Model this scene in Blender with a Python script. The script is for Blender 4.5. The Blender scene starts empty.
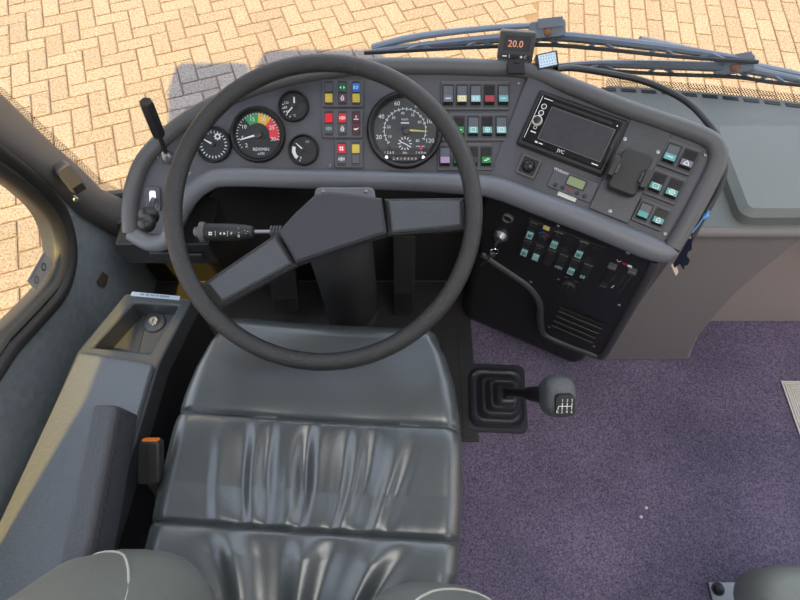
import bpy, bmesh, math, random
from mathutils import Vector, Matrix
from mathutils.geometry import tessellate_polygon
R = random.Random(7)
SC = bpy.context.scene
COL = SC.collection
V = Vector
PI = math.pi
# ------------------------------------------------------------------ camera
CAM = V((0, 0, 1.45)); PITCH = math.radians(60); FPX = 577.0
FWD = V((0, math.cos(PITCH), -math.sin(PITCH))); UP = V((0, math.sin(PITCH), math.cos(PITCH))); RT = V((1, 0, 0))
def ray(px, py): return FWD + RT * ((px - 400) / FPX) - UP * ((py - 300) / FPX)
def hit(px, py, o, n):
    d = ray(px, py); t = (o - CAM).dot(n) / d.dot(n); return CAM + d * t
def atz(px, py, z): return hit(px, py, V((0, 0, z)), V((0, 0, 1)))
def aty(px, py, y): return hit(px, py, V((0, y, 0)), V((0, 1, 0)))
def atx(px, py, x): return hit(px, py, V((x, 0, 0)), V((1, 0, 0)))
def at(px, py, t): return CAM + ray(px, py) * t

# ------------------------------------------------------------------ frames
class Fr:
    def __init__(s, o, ex, ey):
        s.o = V(o); s.ex = V(ex).normalized(); ey = V(ey); s.n = s.ex.cross(ey).normalized(); s.ey = s.n.cross(s.ex).normalized()
    def pt(s, a, b, c=0): return s.o + s.ex * a + s.ey * b + s.n * c
    def px(s, x, y, c=0):
        p = hit(x, y, s.o + s.n * c, s.n) - s.o
        return (p.dot(s.ex), p.dot(s.ey))
    def at(s, x, y, c=0):
        return hit(x, y, s.o + s.n * c, s.n)
    def moved(s, a, b, c=0, rot=0):
        ca, sa = math.cos(rot), math.sin(rot)
        return Fr(s.pt(a, b, c), s.ex * ca + s.ey * sa, s.ey * ca - s.ex * sa)
    def scale(s, x, y):                       # metres per pixel there
        p = s.at(x, y); return (p - CAM).dot(FWD) / FPX
    def quad(s, pts, c=0):
        q = [s.px(*p, c) for p in pts]        # TL TR BR BL
        return ((q[0][0] + q[3][0]) / 2, (q[1][0] + q[2][0]) / 2, (q[2][1] + q[3][1]) / 2, (q[0][1] + q[1][1]) / 2)
XY = Fr((0, 0, 0), (1, 0, 0), (0, 1, 0))
def axisframe(o, n, hint=(0, 0, 1)):
    n = V(n).normalized(); h = V(hint)
    if abs(n.dot(h.normalized())) > .98: h = V((0, 1, 0))
    ex = h.cross(n).normalized(); return Fr(o, ex, n.cross(ex))

# ------------------------------------------------------------------ mesh builder
def cr(pts, n=6, closed=False):
    out = []; P = [V(p) for p in pts]; N = len(P)
    rng = range(N) if closed else range(N - 1)
    for i in rng:
        if closed: p0, p1, p2, p3 = P[i - 1], P[i], P[(i + 1) % N], P[(i + 2) % N]
        else: p0, p1, p2, p3 = P[max(i - 1, 0)], P[i], P[i + 1], P[min(i + 2, N - 1)]
        for k in range(n):
            t = k / n
            out.append(.5 * ((2 * p1) + (p2 - p0) * t + (2 * p0 - 5 * p1 + 4 * p2 - p3) * t * t + (3 * p1 - p0 - 3 * p2 + p3) * t ** 3))
    if not closed: out.append(P[-1])
    return out
def rrect(a0, a1, b0, b1, r, n=5):
    o = []
    for cx, cy, s in ((a1 - r, b1 - r, 0), (a0 + r, b1 - r, 90), (a0 + r, b0 + r, 180), (a1 - r, b0 + r, 270)):
        for k in range(n + 1):
            t = math.radians(s + 90 * k / n); o.append((cx + r * math.cos(t), cy + r * math.sin(t)))
    return o
def circ(a, b, r, n=32, a0=0, a1=2 * PI):
    return [(a + r * math.cos(a0 + (a1 - a0) * k / n), b + r * math.sin(a0 + (a1 - a0) * k / n)) for k in range(n)]
def ccw(p):
    A = sum(p[i - 1][0] * p[i][1] - p[i][0] * p[i - 1][1] for i in range(len(p)))
    return list(p) if A > 0 else list(p)[::-1]
_txt = {}
def text_geo(s):
    if s in _txt: return _txt[s]
    cu = bpy.data.curves.new('lettering_tmp', 'FONT'); cu.body = s; cu.align_x = 'CENTER'; cu.align_y = 'CENTER'; cu.size = 1; cu.resolution_u = 2
    o = bpy.data.objects.new('lettering_tmp', cu); COL.objects.link(o)
    dg = bpy.context.evaluated_depsgraph_get(); me = bpy.data.meshes.new_from_object(o.evaluated_get(dg))
    _txt[s] = ([v.co.copy() for v in me.vertices], [list(p.vertices) for p in me.polygons])
    bpy.data.objects.remove(o); bpy.data.curves.remove(cu); bpy.data.meshes.remove(me)
    return _txt[s]
class MB:
    def __init__(s): s.v = []; s.f = []; s.m = []
    def add(s, vs, fs, mi=0):
        k = len(s.v); s.v += [V(p) for p in vs]
        for f in fs: s.f.append([k + i for i in f]); s.m.append(mi)
        return s
    def box(s, F, a0, a1, b0, b1, c0, c1, mi=0, ins=0):
        P = [F.pt(a, b, c0) for a, b in ((a0, b0), (a1, b0), (a1, b1), (a0, b1))] + \
            [F.pt(a, b, c1) for a, b in ((a0 + ins, b0 + ins), (a1 - ins, b0 + ins), (a1 - ins, b1 - ins), (a0 + ins, b1 - ins))]
        return s.add(P, [(3, 2, 1, 0), (4, 5, 6, 7), (0, 1, 5, 4), (1, 2, 6, 5), (2, 3, 7, 6), (3, 0, 4, 7)], mi)
    def wbox(s, x0, x1, y0, y1, z0, z1, mi=0): return s.box(XY, x0, x1, y0, y1, z0, z1, mi)
    def prism(s, F, pts, c0, c1, mi=0, mtop=None, bev=0):
        pts = ccw(pts); n = len(pts); tri = tessellate_polygon([[V((p[0], p[1], 0)) for p in pts]])
        top = pts
        if bev:
            top = []
            for i in range(n):
                p0, p1, p2 = V(pts[i - 1]), V(pts[i]), V(pts[(i + 1) % n])
                e1 = (p1 - p0).normalized(); e2 = (p2 - p1).normalized()
                m = V((-e1.y - e2.y, e1.x + e2.x)); L = max(m.length, .4); m = m / L
                top.append(tuple(p1 + m * bev * 2 / max(L, .8)))
        rings = [[F.pt(a, b, c0) for a, b in pts]]
        if bev: rings.append([F.pt(a, b, c1 - bev) for a, b in pts])
        rings.append([F.pt(a, b, c1) for a, b in top])
        k = len(s.v)
        for r in rings: s.v += r
        for j in range(len(rings) - 1):
            for i in range(n):
                i2 = (i + 1) % n; o = k + j * n
                s.f.append([o + i, o + i2, o + n + i2, o + n + i]); s.m.append(mi)
        L = k + (len(rings) - 1) * n
        for t in tri:
            A = sum(pts[t[i - 1]][0] * pts[t[i]][1] - pts[t[i]][0] * pts[t[i - 1]][1] for i in range(3))
            t = t if A > 0 else t[::-1]
            s.f.append([L + i for i in t]); s.m.append(mi if mtop is None else mtop)
            s.f.append([k + i for i in t[::-1]]); s.m.append(mi)
        return s
    def holed(s, F, outer, holes, c0, c1, mi=0):
        loops = [ccw(outer)] + [ccw(h)[::-1] for h in holes]
        flat = [p for l in loops for p in l]; n = len(flat); k = len(s.v)
        tri = tessellate_polygon([[V((p[0], p[1], 0)) for p in l] for l in loops])
        s.v += [F.pt(a, b, c0) for a, b in flat] + [F.pt(a, b, c1) for a, b in flat]
        for t in tri:
            A = sum(flat[t[i - 1]][0] * flat[t[i]][1] - flat[t[i]][0] * flat[t[i - 1]][1] for i in range(3))
            t = t if A > 0 else t[::-1]
            s.f.append([k + n + i for i in t]); s.m.append(mi); s.f.append([k + i for i in t[::-1]]); s.m.append(mi)
        o = 0
        for l in loops:
            for i in range(len(l)):
                a, b = k + o + i, k + o + (i + 1) % len(l)
                s.f.append([a, b, b + n, a + n]); s.m.append(mi)
            o += len(l)
        return s
    def flat(s, F, pts, c, mi=0):
        pts = ccw(pts); k = len(s.v); s.v += [F.pt(a, b, c) for a, b in pts]
        for t in tessellate_polygon([[V((p[0], p[1], 0)) for p in pts]]):
            A = sum(pts[t[i - 1]][0] * pts[t[i]][1] - pts[t[i]][0] * pts[t[i - 1]][1] for i in range(3))
            t = t if A > 0 else t[::-1]
            s.f.append([k + i for i in t]); s.m.append(mi)
        return s
    def loft(s, rings, mi=0, cap=True, closed=False):
        k = len(s.v); n = len(rings[0]); M = len(rings)
        for r in rings: s.v += [V(p) for p in r]
        for j in range(M if closed else M - 1):
            j2 = (j + 1) % M
            for i in range(n):
                i2 = (i + 1) % n
                s.f.append([k + j * n + i, k + j * n + i2, k + j2 * n + i2, k + j2 * n + i]); s.m.append(mi)
        if cap and not closed:
            s.f.append([k + i for i in range(n)][::-1]); s.m.append(mi)
            s.f.append([k + (M - 1) * n + i for i in range(n)]); s.m.append(mi)
        return s
    def lathe(s, F, prof, seg=32, mi=0, a=0, b=0, cap=True):
        rings = [[F.pt(a + r * math.cos(2 * PI * i / seg), b + r * math.sin(2 * PI * i / seg), c) for i in range(seg)] for r, c in prof]
        return s.loft(rings, mi, cap)
    def tube(s, pts, r, seg=12, closed=False, mi=0, flat=1.0, up=None):
        P = [V(p) for p in pts]; N = len(P); rr = r if isinstance(r, (list, tuple)) else [r] * N
        rings = []; u = None
        for i in range(N):
            if closed: t = (P[(i + 1) % N] - P[i - 1])
            else: t = P[min(i + 1, N - 1)] - P[max(i - 1, 0)]
            t.normalize()
            if up is not None: u = V(up)
            elif u is None: u = V((0, 0, 1)) if abs(t.z) < .9 else V((0, 1, 0))
            u = (u - t * u.dot(t)).normalized(); w = t.cross(u)
            rings.append([P[i] + (w * math.cos(2 * PI * k / seg) + u * math.sin(2 * PI * k / seg) * flat) * rr[i] for k in range(seg)])
        return s.loft(rings, mi, True, closed)
    def text(s, F, t, a, b, size, c=.0006, mi=0, rot=0):
        vs, fs = text_geo(t); ca, sa = math.cos(rot), math.sin(rot)
        return s.add([F.pt(a + (v.x * ca - v.y * sa) * size, b + (v.x * sa + v.y * ca) * size, c) for v in vs], fs, mi)
    def line(s, F, a0, b0, a1, b1, w, c=.0006, mi=0):
        d = V((a1 - a0, b1 - b0)).normalized(); nx, ny = -d.y * w / 2, d.x * w / 2
        return s.add([F.pt(a0 - nx, b0 - ny, c), F.pt(a1 - nx, b1 - ny, c), F.pt(a1 + nx, b1 + ny, c), F.pt(a0 + nx, b0 + ny, c)], [(0, 1, 2, 3)], mi)
    def ringflat(s, F, a, b, r0, r1, c=.0006, mi=0, n=28, t0=0, t1=2 * PI):
        p = []
        for k in range(n + 1):
            t = t0 + (t1 - t0) * k / n; p += [F.pt(a + r0 * math.cos(t), b + r0 * math.sin(t), c), F.pt(a + r1 * math.cos(t), b + r1 * math.sin(t), c)]
        return s.add(p, [(2 * k, 2 * k + 1, 2 * k + 3, 2 * k + 2) for k in range(n)], mi)
WL = {}
def link(name, mb, mats, parent=None, bevel=0, sub=0, label=None, ang=38, bseg=2, flatshade=False):
    if not isinstance(mats, (list, tuple)): mats = [mats]
    if parent is not None: org = WL[parent]
    else:
        lo = V([min(v[i] for v in mb.v) for i in range(3)]); hi = V([max(v[i] for v in mb.v) for i in range(3)])
        org = V(((lo.x + hi.x) / 2, (lo.y + hi.y) / 2, lo.z))
    me = bpy.data.meshes.new(name); me.from_pydata([v - org for v in mb.v], [], mb.f)
    for m in mats: me.materials.append(m)
    me.polygons.foreach_set('material_index', mb.m)
    bm = bmesh.new(); bm.from_mesh(me); 
    for f in bm.faces: f.smooth = not flatshade
    for e in bm.edges:
        if len(e.link_faces) == 2 and e.calc_face_angle(0) > math.radians(ang): e.smooth = False
    bm.to_mesh(me); bm.free(); me.validate()
    o = bpy.data.objects.new(name, me); COL.objects.link(o)
    if parent is not None: o.parent = parent
    else: o.location = org
    WL[o] = org
    if bevel:
        b = o.modifiers.new('edge', 'BEVEL'); b.width = bevel; b.segments = bseg; b.limit_method = 'ANGLE'; b.angle_limit = math.radians(35); b.harden_normals = True
    if sub:
        q = o.modifiers.new('smooth', 'SUBSURF'); q.levels = sub; q.render_levels = sub
    if label: o['label'] = label
    return o
def thing(name, label, cat, loc, group=None):
    o = bpy.data.objects.new(name, None); COL.objects.link(o); o.location = loc; o.empty_display_size = .05; WL[o] = V(loc)
    o['label'] = label; o['category'] = cat
    if group: o['group'] = group
    return o
def tag(o, label, cat, group=None):
    o['label'] = label; o['category'] = cat
    if group: o['group'] = group
    return o
def struct(name, mb, mats, **k):
    p = k.get('parent'); o = link(name, mb, mats, **k)
    if p is None: o['kind'] = 'structure'
    return o

# ------------------------------------------------------------------ materials
def srgb(r, g, b):
    f = lambda c: ((c / 255 + .055) / 1.055) ** 2.4 if c > 10.3 else c / 255 / 12.92
    return (f(r), f(g), f(b), 1)
def mat(name, col, rough=.5, metal=0, spec=.5, bump=0, bscale=600, var=0, vscale=8, emit=None, estr=0, detail=2, coat=0):
    m = bpy.data.materials.new(name); m.use_nodes = True; nt = m.node_tree; b = nt.nodes['Principled BSDF']
    col = tuple(col) if len(col) == 4 else tuple(col) + (1,)
    b.inputs['Base Color'].default_value = col; b.inputs['Roughness'].default_value = rough; b.inputs['Metallic'].default_value = metal
    b.inputs['Specular IOR Level'].default_value = spec; b.inputs['Coat Weight'].default_value = coat
    tc = nt.nodes.new('ShaderNodeTexCoord')
    if var:
        n = nt.nodes.new('ShaderNodeTexNoise'); n.inputs['Scale'].default_value = vscale; n.inputs['Detail'].default_value = 5; nt.links.new(tc.outputs['Object'], n.inputs['Vector'])
        mx = nt.nodes.new('ShaderNodeMix'); mx.data_type = 'RGBA'
        mx.inputs[6].default_value = tuple(c * (1 - var) for c in col[:3]) + (1,); mx.inputs[7].default_value = tuple(min(1, c * (1 + var)) for c in col[:3]) + (1,)
        nt.links.new(n.outputs['Fac'], mx.inputs[0]); nt.links.new(mx.outputs[2], b.inputs['Base Color'])
    if bump:
        n = nt.nodes.new('ShaderNodeTexNoise'); n.inputs['Scale'].default_value = bscale; n.inputs['Detail'].default_value = detail; nt.links.new(tc.outputs['Object'], n.inputs['Vector'])
        bp = nt.nodes.new('ShaderNodeBump'); bp.inputs['Strength'].default_value = bump; bp.inputs['Distance'].default_value = .002
        nt.links.new(n.outputs['Fac'], bp.inputs['Height']); nt.links.new(bp.outputs['Normal'], b.inputs['Normal'])
    if emit: b.inputs['Emission Color'].default_value = tuple(emit) + (1,); b.inputs['Emission Strength'].default_value = estr
    return m
def glass(name, tint=(1, 1, 1), ior=1.45, rough=.0):
    m = bpy.data.materials.new(name); m.use_nodes = True; nt = m.node_tree; nt.nodes.clear()
    o = nt.nodes.new('ShaderNodeOutputMaterial'); t = nt.nodes.new('ShaderNodeBsdfTransparent'); t.inputs[0].default_value = tint + (1,)
    g = nt.nodes.new('ShaderNodeBsdfGlossy'); g.inputs['Roughness'].default_value = rough
    ge = nt.nodes.new('ShaderNodeNewGeometry'); dt = nt.nodes.new('ShaderNodeVectorMath'); dt.operation = 'DOT_PRODUCT'
    nt.links.new(ge.outputs['Normal'], dt.inputs[0]); nt.links.new(ge.outputs['Incoming'], dt.inputs[1])
    def mth(op, a, b):
        n = nt.nodes.new('ShaderNodeMath'); n.operation = op
        for i, v in enumerate((a, b)):
            if v is None: continue
            if isinstance(v, (int, float)): n.inputs[i].default_value = v
            else: nt.links.new(v, n.inputs[i])
        return n.outputs[0]
    r0 = ((ior - 1) / (ior + 1)) ** 2 * 1.8
    f = nt.nodes.new('ShaderNodeMath'); f.operation = 'ADD'; f.inputs[1].default_value = r0
    nt.links.new(mth('MULTIPLY', mth('POWER', mth('SUBTRACT', 1.0, mth('ABSOLUTE', dt.outputs['Value'], None)), 5.0), 1 - r0), f.inputs[0]); mx = nt.nodes.new('ShaderNodeMixShader')
    nt.links.new(f.outputs[0], mx.inputs[0]); nt.links.new(t.outputs[0], mx.inputs[1]); nt.links.new(g.outputs[0], mx.inputs[2]); nt.links.new(mx.outputs[0], o.inputs[0])
    return m
def dotted(name, ax):
    m = bpy.data.materials.new(name); m.use_nodes = True; nt = m.node_tree; b = nt.nodes['Principled BSDF']; out = nt.nodes['Material Output']
    b.inputs['Base Color'].default_value = (.012, .012, .012, 1); b.inputs['Roughness'].default_value = .5
    tc = nt.nodes.new('ShaderNodeTexCoord'); sp = nt.nodes.new('ShaderNodeSeparateXYZ'); cb = nt.nodes.new('ShaderNodeCombineXYZ')
    nt.links.new(tc.outputs['UV'], sp.inputs[0]); nt.links.new(sp.outputs[ax[0]], cb.inputs[0]); nt.links.new(sp.outputs[ax[1]], cb.inputs[1])
    mp = nt.nodes.new('ShaderNodeMapping'); mp.inputs['Rotation'].default_value = (0, 0, PI / 4); nt.links.new(cb.outputs[0], mp.inputs[0])
    vo = nt.nodes.new('ShaderNodeTexVoronoi'); vo.voronoi_dimensions = '2D'; vo.inputs['Scale'].default_value = 230; vo.inputs['Randomness'].default_value = 0
    nt.links.new(mp.outputs[0], vo.inputs['Vector'])
    lt = nt.nodes.new('ShaderNodeMath'); lt.operation = 'LESS_THAN'; lt.inputs[1].default_value = .36; nt.links.new(vo.outputs['Distance'], lt.inputs[0])
    tr = nt.nodes.new('ShaderNodeBsdfTransparent'); mx = nt.nodes.new('ShaderNodeMixShader')
    nt.links.new(lt.outputs[0], mx.inputs[0]); nt.links.new(tr.outputs[0], mx.inputs[1]); nt.links.new(b.outputs[0], mx.inputs[2]); nt.links.new(mx.outputs[0], out.inputs[0])
    return m
M = {}
M['panel'] = mat('dash_panel_plastic', (.076, .076, .088), .5, bump=.25, bscale=900, var=.12, vscale=30)
M['rim'] = mat('dash_rim_vinyl', (.085, .083, .085), .42, bump=.35, bscale=700)
M['lip'] = mat('dash_lip_vinyl_lit', (.135, .140, .155), .36, bump=.3, bscale=700)  # paler and bluer than the rim: light on the lip put into colour
M['ridge'] = mat('console_ridge_vinyl', (.045, .045, .047), .42, bump=.3, bscale=700)
M['dark'] = mat('dark_plastic', (.018, .018, .019), .5, bump=.2, bscale=800)
M['black'] = mat('black_plastic', (.012, .012, .013), .4)
M['blackgloss'] = mat('black_gloss', (.012, .012, .014), .15)
M['footwell'] = mat('footwell_rubber', (.026, .024, .023), .6, bump=.4, bscale=200)
M['dashpad'] = mat('dash_pad_vinyl', (.135, .146, .134), .5, bump=.4, bscale=800, var=.06)
M['dashside'] = mat('dash_side_vinyl', (.19, .172, .165), .55, bump=.35, bscale=800, var=.06)
M['recess'] = mat('recess_panel_vinyl', (.30, .245, .225), .6, bump=.35, bscale=800)
M['pillar'] = mat('pillar_vinyl', (.085, .08, .078), .5, bump=.3, bscale=700)
M['rubber'] = mat('black_rubber', (.024, .023, .022), .5, bump=.15, bscale=300)
M['wall'] = mat('wall_fabric', (.20, .228, .245), .95, spec=.1, bump=1, bscale=900, var=.25, vscale=60)
M['wheel'] = mat('wheel_rim_leatherette', (.021, .0205, .020), .30, bump=.9, bscale=650)
M['pad'] = mat('wheel_pad', (.058, .063, .075), .5, bump=.7, bscale=750)
M['boss'] = mat('wheel_boss', (.030, .031, .040), .55, bump=.5, bscale=750)
M['leather'] = mat('seat_leather', (.052, .060, .062), .32, bump=.10, bscale=130, detail=6, spec=.95, coat=.2); M['leather'].node_tree.nodes['Principled BSDF'].inputs['Coat Roughness'].default_value = .32
M['leather2'] = mat('seat_leather_bolster_lit', (.13, .14, .13), .45, bump=.22, bscale=220, detail=6)  # same seat leather, brighter: light on the bolsters put into the colour
M['seam'] = mat('seam_thread', (.02, .021, .022), .7)
M['piping'] = mat('pale_piping', (.38, .38, .35), .5)
M['boxlid'] = mat('box_lid_vinyl', (.125, .140, .155), .5, bump=1, bscale=170, detail=5)
M['box'] = mat('box_plastic', (.065, .072, .076), .38, bump=.25, bscale=700)
M['armrest'] = mat('armrest_vinyl', (.048, .050, .058), .5, bump=.8, bscale=220, detail=5)
M['chrome'] = mat('chrome', (.7, .7, .7), .18, metal=1)
M['steel'] = mat('satin_steel', (.35, .35, .36), .4, metal=1, bump=.1, bscale=200)
M['alu'] = mat('ribbed_aluminium', (.72, .68, .60), .4, metal=.15)
M['white'] = mat('white_print', (.75, .77, .77), .5)
M['dial'] = mat('dial_black', (.017, .018, .019), .45)
M['dialgrey'] = mat('dial_grey', (.045, .05, .052), .45)
M['green'] = mat('dial_green', (.03, .28, .10), .5)
M['yellow'] = mat('dial_yellow', (.65, .38, .03), .5)
M['red'] = mat('dial_red', (.65, .04, .05), .5)
M['magenta'] = mat('dial_magenta', (.5, .03, .12), .4)
M['lyellow'] = mat('lamp_yellow', (.60, .42, .05), .35)
M['lred'] = mat('lamp_red', (.70, .015, .03), .35)
M['ldred'] = mat('lamp_dark_red', (.10, .012, .025), .35)
M['lblue'] = mat('lamp_blue', (.02, .16, .5), .35)
M['lgreen'] = mat('lamp_green', (.015, .14, .06), .35)
M['lgrey'] = mat('lamp_grey', (.075, .078, .083), .35)
M['ldark'] = mat('lamp_dark', (.03, .031, .034), .35)
M['lpink'] = mat('lamp_mauve', (.13, .05, .075), .35)
M['teal'] = mat('lens_teal', (.12, .36, .32), .3)
M['paleteal'] = mat('lens_pale_teal', (.28, .50, .50), .3)
M['cream'] = mat('lens_cream', (.62, .54, .16), .3)
M['lens_red'] = mat('lens_red', (.35, .02, .03), .3)
M['lens_green'] = mat('lens_green', (.015, .22, .05), .3)
M['lilac'] = mat('lens_lilac', (.40, .27, .42), .3)
M['rock'] = mat('rocker_black', (.02, .02, .022), .22, coat=.3)
M['rockgrey'] = mat('rocker_grey', (.11, .12, .135), .25, coat=.3)
M['mauve'] = mat('lens_mauve', (.22, .16, .21), .3)
M['screen'] = mat('screen_glass', (.055, .055, .062), .16, var=.25, vscale=60)
M['lcd'] = mat('lcd_green', (.22, .27, .13), .3)
M['plate'] = mat('bracket_steel', (.06, .063, .068), .42, metal=.3, bump=.25, bscale=250, var=.2, vscale=40)
M['paper'] = mat('white_label', (.62, .63, .58), .6)
M['bluepaper'] = mat('pale_label', (.55, .66, .75), .5)
M['ink'] = mat('label_ink', (.05, .06, .09), .6)
M['cable'] = mat('cable_rubber', (.022, .022, .023), .45)
M['wiper'] = mat('wiper_metal', (.125, .145, .175), .4, metal=.25)
M['wrubber'] = mat('wiper_rubber', (.01, .01, .01), .6)
M['rust'] = mat('rust', (.22, .10, .06), .8, var=.4, vscale=200)
M['orange'] = mat('orange_button', (.85, .22, .03), .4)
M['navy'] = mat('navy_card', (.006, .008, .02), .8, spec=.15)
M['cardedge'] = mat('card_edge', (.55, .42, .30), .7)
M['bluetie'] = mat('blue_plastic', (.08, .30, .62), .4)
M['knob'] = mat('gear_knob', (.075, .078, .082), .32, bump=.8, bscale=500)
M['boot'] = mat('boot_rubber', (.034, .035, .042), .36, bump=.1, bscale=200)
M['brown'] = mat('old_glue', (.06, .035, .025), .8)
M['ceil'] = mat('ceiling_fabric', (.42, .43, .44), .9)
M['inner'] = mat('cabin_trim', (.22, .23, .24), .8)
M['grille'] = mat('perforated_cover', (.02, .02, .02), .5)
M['clear'] = glass('clear_glass')
M['lens'] = glass('dial_glass', ior=1.25, rough=.05)
M['redled'] = mat('amber_digits', (.3, .06, .02), .4, emit=(1, .50, .32), estr=.42)
M['sticker'] = mat('grey_sticker', (.34, .32, .29), .5)
M['sensor'] = mat('sensor_front', (.55, .70, .82), .4)
M['frit'] = dotted('glass_dots', (0, 1))
# carpet
def carpet(name, c1, c2):
    m = mat(name, c1, .97, spec=.05); nt = m.node_tree; b = nt.nodes['Principled BSDF']; tc = nt.nodes.new('ShaderNodeTexCoord')
    n1 = nt.nodes.new('ShaderNodeTexNoise'); n1.inputs['Scale'].default_value = 270; n1.inputs['Detail'].default_value = 4; n1.inputs['Roughness'].default_value = .75
    n2 = nt.nodes.new('ShaderNodeTexNoise'); n2.inputs['Scale'].default_value = 5; n2.inputs['Detail'].default_value = 4
    for n in (n1, n2): nt.links.new(tc.outputs['Object'], n.inputs['Vector'])
    cr_ = nt.nodes.new('ShaderNodeValToRGB'); cr_.color_ramp.elements[0].position = .33; cr_.color_ramp.elements[1].position = .68
    cr_.color_ramp.elements[0].color = c1 + (1,); cr_.color_ramp.elements[1].color = c2 + (1,); nt.links.new(n1.outputs['Fac'], cr_.inputs[0])
    mx = nt.nodes.new('ShaderNodeMix'); mx.data_type = 'RGBA'; mx.blend_type = 'MULTIPLY'; mx.inputs[0].default_value = .45
    nt.links.new(cr_.outputs[0], mx.inputs[6]); nt.links.new(n2.outputs['Color'], mx.inputs[7]); 
    rm = nt.nodes.new('ShaderNodeValToRGB'); rm.color_ramp.elements[0].color = (.6, .6, .6, 1); rm.color_ramp.elements[1].color = (1.3, 1.2, 1.15, 1); rm.color_ramp.elements[0].position = .35; rm.color_ramp.elements[1].position = .65
    nt.links.new(n2.outputs['Fac'], rm.inputs[0]); nt.links.new(rm.outputs[0], mx.inputs[7]); nt.links.new(mx.outputs[2], b.inputs['Base Color'])
    bp = nt.nodes.new('ShaderNodeBump'); bp.inputs['Strength'].default_value = .8; bp.inputs['Distance'].default_value = .004
    nt.links.new(n1.outputs['Fac'], bp.inputs['Height']); nt.links.new(bp.outputs['Normal'], b.inputs['Normal'])
    return m
M['carpet'] = carpet('purple_carpet', (.045, .038, .085), (.275, .23, .31))
def brickmat():
    m = mat('clay_pavers', (.3, .25, .22), .9, spec=.2); nt = m.node_tree; b = nt.nodes['Principled BSDF']
    at_ = nt.nodes.new('ShaderNodeAttribute'); at_.attribute_name = 'tone'; tc = nt.nodes.new('ShaderNodeTexCoord')
    r = nt.nodes.new('ShaderNodeValToRGB'); r.color_ramp.elements[0].color = (.222, .184, .156, 1); r.color_ramp.elements[1].color = (.258, .217, .185, 1)
    nt.links.new(at_.outputs['Fac'], r.inputs[0])
    n = nt.nodes.new('ShaderNodeTexNoise'); n.inputs['Scale'].default_value = 90; n.inputs['Detail'].default_value = 5; nt.links.new(tc.outputs['Object'], n.inputs['Vector'])
    q = nt.nodes.new('ShaderNodeValToRGB'); q.color_ramp.elements[0].color = (.55, .53, .52, 1); q.color_ramp.elements[1].color = (1.2, 1.2, 1.2, 1); q.color_ramp.elements[0].position = .3; q.color_ramp.elements[1].position = .62
    nt.links.new(n.outputs['Fac'], q.inputs[0])
    mx = nt.nodes.new('ShaderNodeMix'); mx.data_type = 'RGBA'; mx.blend_type = 'MULTIPLY'; mx.inputs[0].default_value = 1
    nt.links.new(r.outputs[0], mx.inputs[6]); nt.links.new(q.outputs[0], mx.inputs[7]); nt.links.new(mx.outputs[2], b.inputs['Base Color'])
    return m
M['brick'] = brickmat()
M['joint'] = mat('paver_joint_sand', (.17, .12, .085), .95, var=.4, vscale=6)
M['moss'] = mat('joint_moss', (.16, .17, .05), .95, var=.4, vscale=60)
M['ground'] = mat('far_paving', (.34, .29, .25), .9, var=.2, vscale=4)

def stripuv(o, A, B):                          # metres along and across a strip
    uv = o.data.uv_layers.new(name='strip'); n = len(A); co = [(0, 0)] * (2 * n); d = 0
    for i in range(n):
        if i: d += ((A[i] + B[i]) / 2 - (A[i - 1] + B[i - 1]) / 2).length
        co[i] = (d, 0); co[n + i] = (d, (A[i] - B[i]).length)
    for l in o.data.loops: uv.data[l.index].uv = co[l.vertex_index]
# ================================================================== SETTING
GZ = -.85
def gy(x, z):                                  # the curved windscreen
    u = max(-.95, min(.95, x - .2)); return 1.045 - .15 * u * u - (z - .61) * .12
def onglass(px, py, off=0):
    d = ray(px, py); t = 1.2
    for _ in range(25):
        p = CAM + d * t; t = t * .5 + .5 * (gy(p.x, p.z) + off) / d.y
    return CAM + d * t
# ground
mb = MB(); mb.wbox(-40, 40, -40, 60, GZ - .3, GZ - .012)
struct('ground', mb, M['ground'])
mb = MB(); mb.wbox(-6, 6, -1.5, 9.5, GZ - .011, GZ - .009); 
Fb = Fr((0, 2.6, GZ), (math.cos(math.radians(20)), math.sin(math.radians(20)), 0), (-math.sin(math.radians(20)), math.cos(math.radians(20)), 0))
tones = []
u = .104; g = .0045; bv = .006
def brick(F, a0, a1, b0, b1):
    h = R.uniform(-.0015, .0015)
    P = [F.pt(a, b, -.012) for a, b in ((a0 + g, b0 + g), (a1 - g, b0 + g), (a1 - g, b1 - g), (a0 + g, b1 - g))]
    P += [F.pt(a, b, h - bv * .6) for a, b in ((a0 + g, b0 + g), (a1 - g, b0 + g), (a1 - g, b1 - g), (a0 + g, b1 - g))]
    P += [F.pt(a, b, h) for a, b in ((a0 + g + bv, b0 + g + bv), (a1 - g - bv, b0 + g + bv), (a1 - g - bv, b1 - g - bv), (a0 + g + bv, b1 - g - bv))]
    mb.add(P, [(0, 1, 5, 4), (1, 2, 6, 5), (2, 3, 7, 6), (3, 0, 4, 7), (4, 5, 9, 8), (5, 6, 10, 9), (6, 7, 11, 10), (7, 4, 8, 11), (8, 9, 10, 11)], 1)
    tones.extend([R.random()] * 12)
def seen(c): return (c.y > 1.1 and c.y < 7 and abs(c.x) < .9 + c.y * .95) or (-4.2 < c.x < -.95 and -.7 < c.y <= 1.1)
h8 = math.radians(-8); Fr8 = Fr((.88, 3.4, GZ), (math.cos(h8), math.sin(h8), 0), (-math.sin(h8), math.cos(h8), 0))
for i in range(-75, 76):
    for j in range(-75, 80):
        k = (i - j) % 4
        if k == 0: q = i * u, (i + 2) * u, j * u, (j + 1) * u
        elif k == 3: q = i * u, (i + 1) * u, j * u, (j + 2) * u
        else: continue
        c = Fb.pt((q[0] + q[1]) / 2, (q[2] + q[3]) / 2)
        if seen(c) and (c - Fr8.o).dot(Fr8.ex) < -.04: brick(Fb, *q)
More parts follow.
